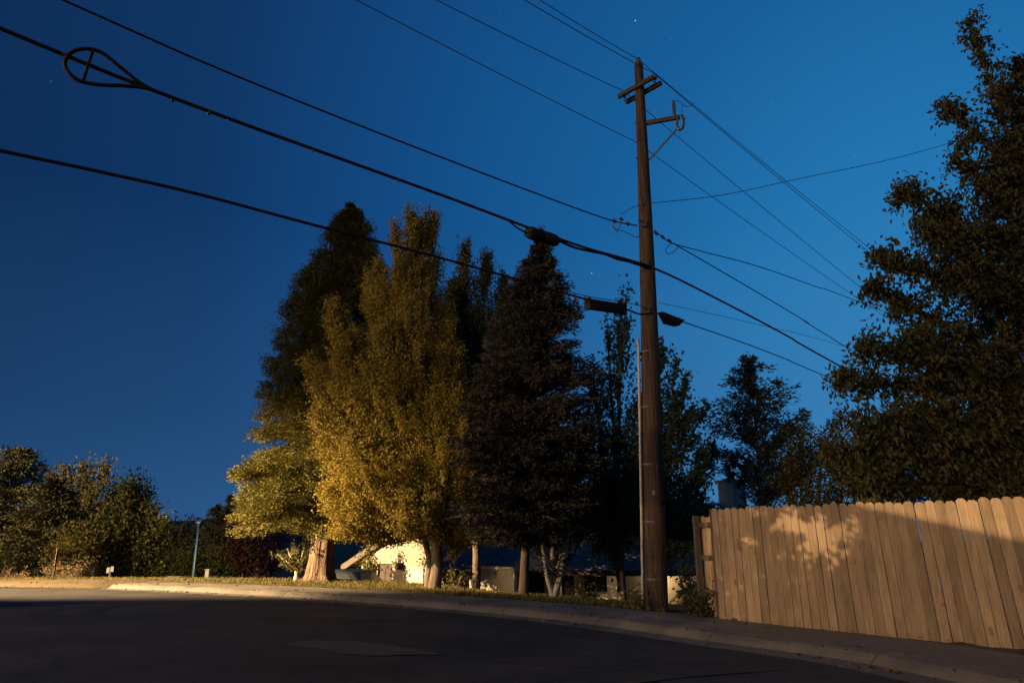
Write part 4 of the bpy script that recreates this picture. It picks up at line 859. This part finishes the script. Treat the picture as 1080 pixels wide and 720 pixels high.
def hood(root_label, foot, head, depression):
    """cut-off street lamp: its skirt ends the beam a fixed angle below the horizontal"""
    street_lamp(root_label, foot, head+np.array((0, 0, .12))); r = [o for o in COL.objects if o.get('label') == root_label][0]
    mb = MB(); sk = .4*math.tan(math.radians(depression)); mb.lathe([(.4, -sk), (.41, -sk), (.41, .14), (.4, .14)], head, 24, cap=False)
    mb.build('lamp_skirt', 'steel', r, origin=np.array(foot, float))
LA = np.array((-26.0, 12.0, 8.5)); hood('street lamp beside the road on the left lighting the lawn', (-27.8, 11.4, -.1), LA, 10.0)
la = lamp('lamp_light', 'SPOT', LA, 235000, WARM, .03, spot_size=math.radians(55), spot_blend=.5); aim(la, (math.cos(math.radians(42)), math.sin(math.radians(42)), -.24))
LF = np.array((-44.0, 20.0, 8.5)); street_lamp('street lamp farther along the road on the left', (-45.8, 20.4, -.1), LF)
lf = lamp('lamp_light', 'SPOT', LF-(0, 0, .1), 140000, WARM, .1, spot_size=math.radians(80), spot_blend=.4); aim(lf, (15, 19, -4.5))
LB = np.array((-33.0, -3.0, 8.5)); street_lamp('street lamp across the road, left of the viewpoint', (-34.8, -3.4, 0), LB)
lb = lamp('lamp_light', 'SPOT', LB-(0, 0, .12), 37000, WARM, .15, spot_size=math.radians(46.5), spot_blend=.15); aim(lb, (math.cos(math.radians(20.5)), math.sin(math.radians(20.5)), -.06))
LG = np.array((-26.0, -46.0, 9.0)); street_lamp('street lamp far down the road behind the viewpoint', (-27.8, -46.4, 0), LG)
lamp('lamp_light', 'POINT', LG-(0, 0, .12), 42000, WARM, .15)  # unseen lamp added as general warm fill for the dark foliage
# unseen flood lamp; garage and tree shaped to pattern its light on the fence
LD = np.array((-30.0, -20.0, 7.4)); street_lamp('flood lamp on a post across the road', (-31.6, -20.4, 0), LD)
fm = FA+fd*2.4+(0, 0, 1.2); lo = lamp('lamp_light', 'SPOT', LD-(0, 0, .1), 150000, WARM, .08, spot_size=math.radians(7.4), spot_blend=.25)
dv = fm-LD; lo.rotation_euler = (math.acos(-dv[2]/np.linalg.norm(dv)), 0, math.atan2(dv[1], dv[0])-math.pi/2)
def fpx(px, py): return vplane(px, py, FA, fn)                       # place on the fence
def toward(p, u): return LD+(p-LD)*u
e0 = toward(fpx(906, 539), .52); e1 = toward(fpx(1090, 580), .52); ed = e1-e0; e2 = e1+ed*1.2; ax2 = (fm-LD)/np.linalg.norm(fm-LD)
root = thing('garage', 'garage across the road whose roof shades the fence', 'garage', (e1[0], e1[1], 0))
gl_ = np.array((ed[0], ed[1], 0)); gl_ /= np.linalg.norm(gl_); dpt = np.array((ax2[0], ax2[1], 0)); mb = MB()
e2 = e0-ed*.0; low = e1+ed*1.0; lft = e0-np.array((ed[0], ed[1], 0))*.02-np.array((0, 0, .03))
poly = [(lft[0], lft[1], 0), (low[0], low[1], 0), tuple(low), tuple(e0), tuple(lft)]
V = [np.array(p) for p in poly]+[np.array(p)-dpt*5 for p in poly]
for v in V[5:]: pass
mb.add(V, [(0, 1, 2, 3, 4), (9, 8, 7, 6, 5)]+[(i, i+5, (i+1) % 5+5, (i+1) % 5) for i in range(5)]); mb.build('wall', 'stucco_tan', root, origin=(e1[0], e1[1], 0))
# unseen shade tree: leaves placed to pattern the fence with shadow and gaps
g = np.random.default_rng(77); C = []
from mathutils import noise as mn, Vector
def lit(px, py):
    n_ = mn.fractal(Vector((px*.045, py*.06, 3.1)), .9, 2.1, 5)+.5*mn.fractal(Vector((px*.2, py*.2, 8.1)), .9, 2.1, 3)
    e = 1-math.hypot((px-868-(py-565)*.6)/70, (py-567)/33)
    n_ += .6*mn.fractal(Vector((px*.55, py*.55, 1.7)), .9, 2.1, 3)
    if e*.9+n_*.75 > .22 and e > -.3: return True
    if abs(py-545-(px-825)*.5)+n_*5 < 2.5 and 822 < px < 850: return True
    if 945 < px < 1040 and abs(py-583)+n_*6 < 1.5: return True
    return False
while len(C) < 46000:
    px = g.uniform(735, 1095); py = 505+300*g.random()**1.4
    if py < 533+(px-868)*.225-4 and px > 868: continue
    if lit(px, py): continue
    C.append(toward(fpx(px, py), g.uniform(.67, .73)))
while len(C) < 66000:                   # leaves added higher up keep the flood lamp off the big tree
    C.append(toward(fpx(g.uniform(725, 1110), 385+127*g.random()), g.uniform(.66, .74)))
C = np.array(C); tb = np.array((C[:, 0].mean(), C[:, 1].mean(), 0)); root = thing('shade_tree', 'leafy tree across the road that shades the fence', 'tree', tb)
leaves('crown', C-tb, g.normal(size=C.shape), .07, .055, 'f_dark', root, 0, g)
mb = MB(); mb.tube([(0, 0, -.2), (0, 0, 1.5), (.1, 0, C[:, 2].mean())], [.12, .1, .04], 8); mb.build('trunk', 'bark_dark', root, smooth=True)
lamp('wall_fill_light', 'POINT', LL+(0, -.35, -.05), 60, WARM, .06)  # added fill for the long house wall
lamp('lamp_light', 'POINT', COOL, 120, (.85, 1, .8), .15)
# ---------------------------------------------------------------- dusk sky
w = bpy.data.worlds.new('World'); sc.world = w; w.use_nodes = True; nt = w.node_tree; bg = nt.nodes['Background']
tc = N(nt, 'ShaderNodeTexCoord'); nrm = N(nt, 'ShaderNodeVectorMath', operation='NORMALIZE'); L(nt, tc.outputs['Generated'], nrm.inputs[0])
def unit(px, py): v = ray(px, py); return v/np.linalg.norm(v)
gl = unit(1010, 330)
dt = N(nt, 'ShaderNodeVectorMath', operation='DOT_PRODUCT'); L(nt, nrm.outputs[0], dt.inputs[0]); dt.inputs[1].default_value = gl
ac = N(nt, 'ShaderNodeMath', operation='ARCCOSINE'); L(nt, dt.outputs['Value'], ac.inputs[0])
an = N(nt, 'ShaderNodeMath', operation='DIVIDE'); L(nt, ac.outputs[0], an.inputs[0]); an.inputs[1].default_value = math.pi
def lin(c): return tuple(((v/255)/12.92 if v <= 10 else ((v/255+.055)/1.055)**2.4) for v in c)
hue = ramp(nt, an.outputs[0], [(0, lin((41, 124, 182))), (.07, lin((34, 115, 175))), (.15, lin((23, 93, 152))), (.24, lin((19, 74, 130))), (.32, lin((16, 54, 100))), (.42, lin((14, 42, 82))), (.6, lin((36, 84, 138))), (1, lin((54, 112, 165)))])  # stops behind the viewpoint are raised as fill for the dark trees
sp = N(nt, 'ShaderNodeSeparateXYZ'); L(nt, nrm.outputs[0], sp.inputs[0])
hz = ramp(nt, sp.outputs['Z'], [(0, (1, 1, 1)), (.16, (.45, .45, .45)), (.42, (0, 0, 0))])
hzc = ramp(nt, an.outputs[0], [(0, lin((74, 138, 188))), (.3, lin((44, 90, 138))), (.6, lin((24, 52, 90)))])
col = mixc(nt, hue.outputs[0], hzc.outputs[0], hz.outputs[0])
for (px, py, s) in [(670, 22, 1.0), (624, 288, .9), (776, 107, .35), (815, 108, .3), (902, 165, .3), (54, 86, .35), (708, 42, .25), (528, 12, .25), (690, 120, .2), (112, 150, .2), (250, 60, .2), (460, 90, .2)]:
    d_ = N(nt, 'ShaderNodeVectorMath', operation='DISTANCE'); L(nt, nrm.outputs[0], d_.inputs[0]); d_.inputs[1].default_value = unit(px, py)
    ls = N(nt, 'ShaderNodeMath', operation='LESS_THAN'); L(nt, d_.outputs['Value'], ls.inputs[0]); ls.inputs[1].default_value = .00085
    ml = N(nt, 'ShaderNodeMath', operation='MULTIPLY'); L(nt, ls.outputs[0], ml.inputs[0]); ml.inputs[1].default_value = .6*s*s
    col = mixc(nt, col, (.75, .8, .9), ml.outputs[0])
L(nt, col, bg.inputs[0]); bg.inputs[1].default_value = 1.0
# ---------------------------------------------------------------- camera
cd = bpy.data.cameras.new('camera'); cam = bpy.data.objects.new('camera', cd); COL.objects.link(cam)
cam.location = EYE; cam.rotation_euler = (math.pi/2+PITCH, 0, 0); cd.lens = 24; cd.sensor_width = 36; cd.clip_end = 5000; cd.clip_start = .05
sc.camera = cam
sc.view_settings.view_transform = 'Standard'; sc.view_settings.look = 'None'; sc.view_settings.exposure = 0; sc.view_settings.gamma = 1
sc.cycles.use_adaptive_sampling = True; sc.cycles.max_bounces = 5; sc.cycles.sample_clamp_indirect = 3
try: sc.cycles.use_denoising = True
except Exception: pass
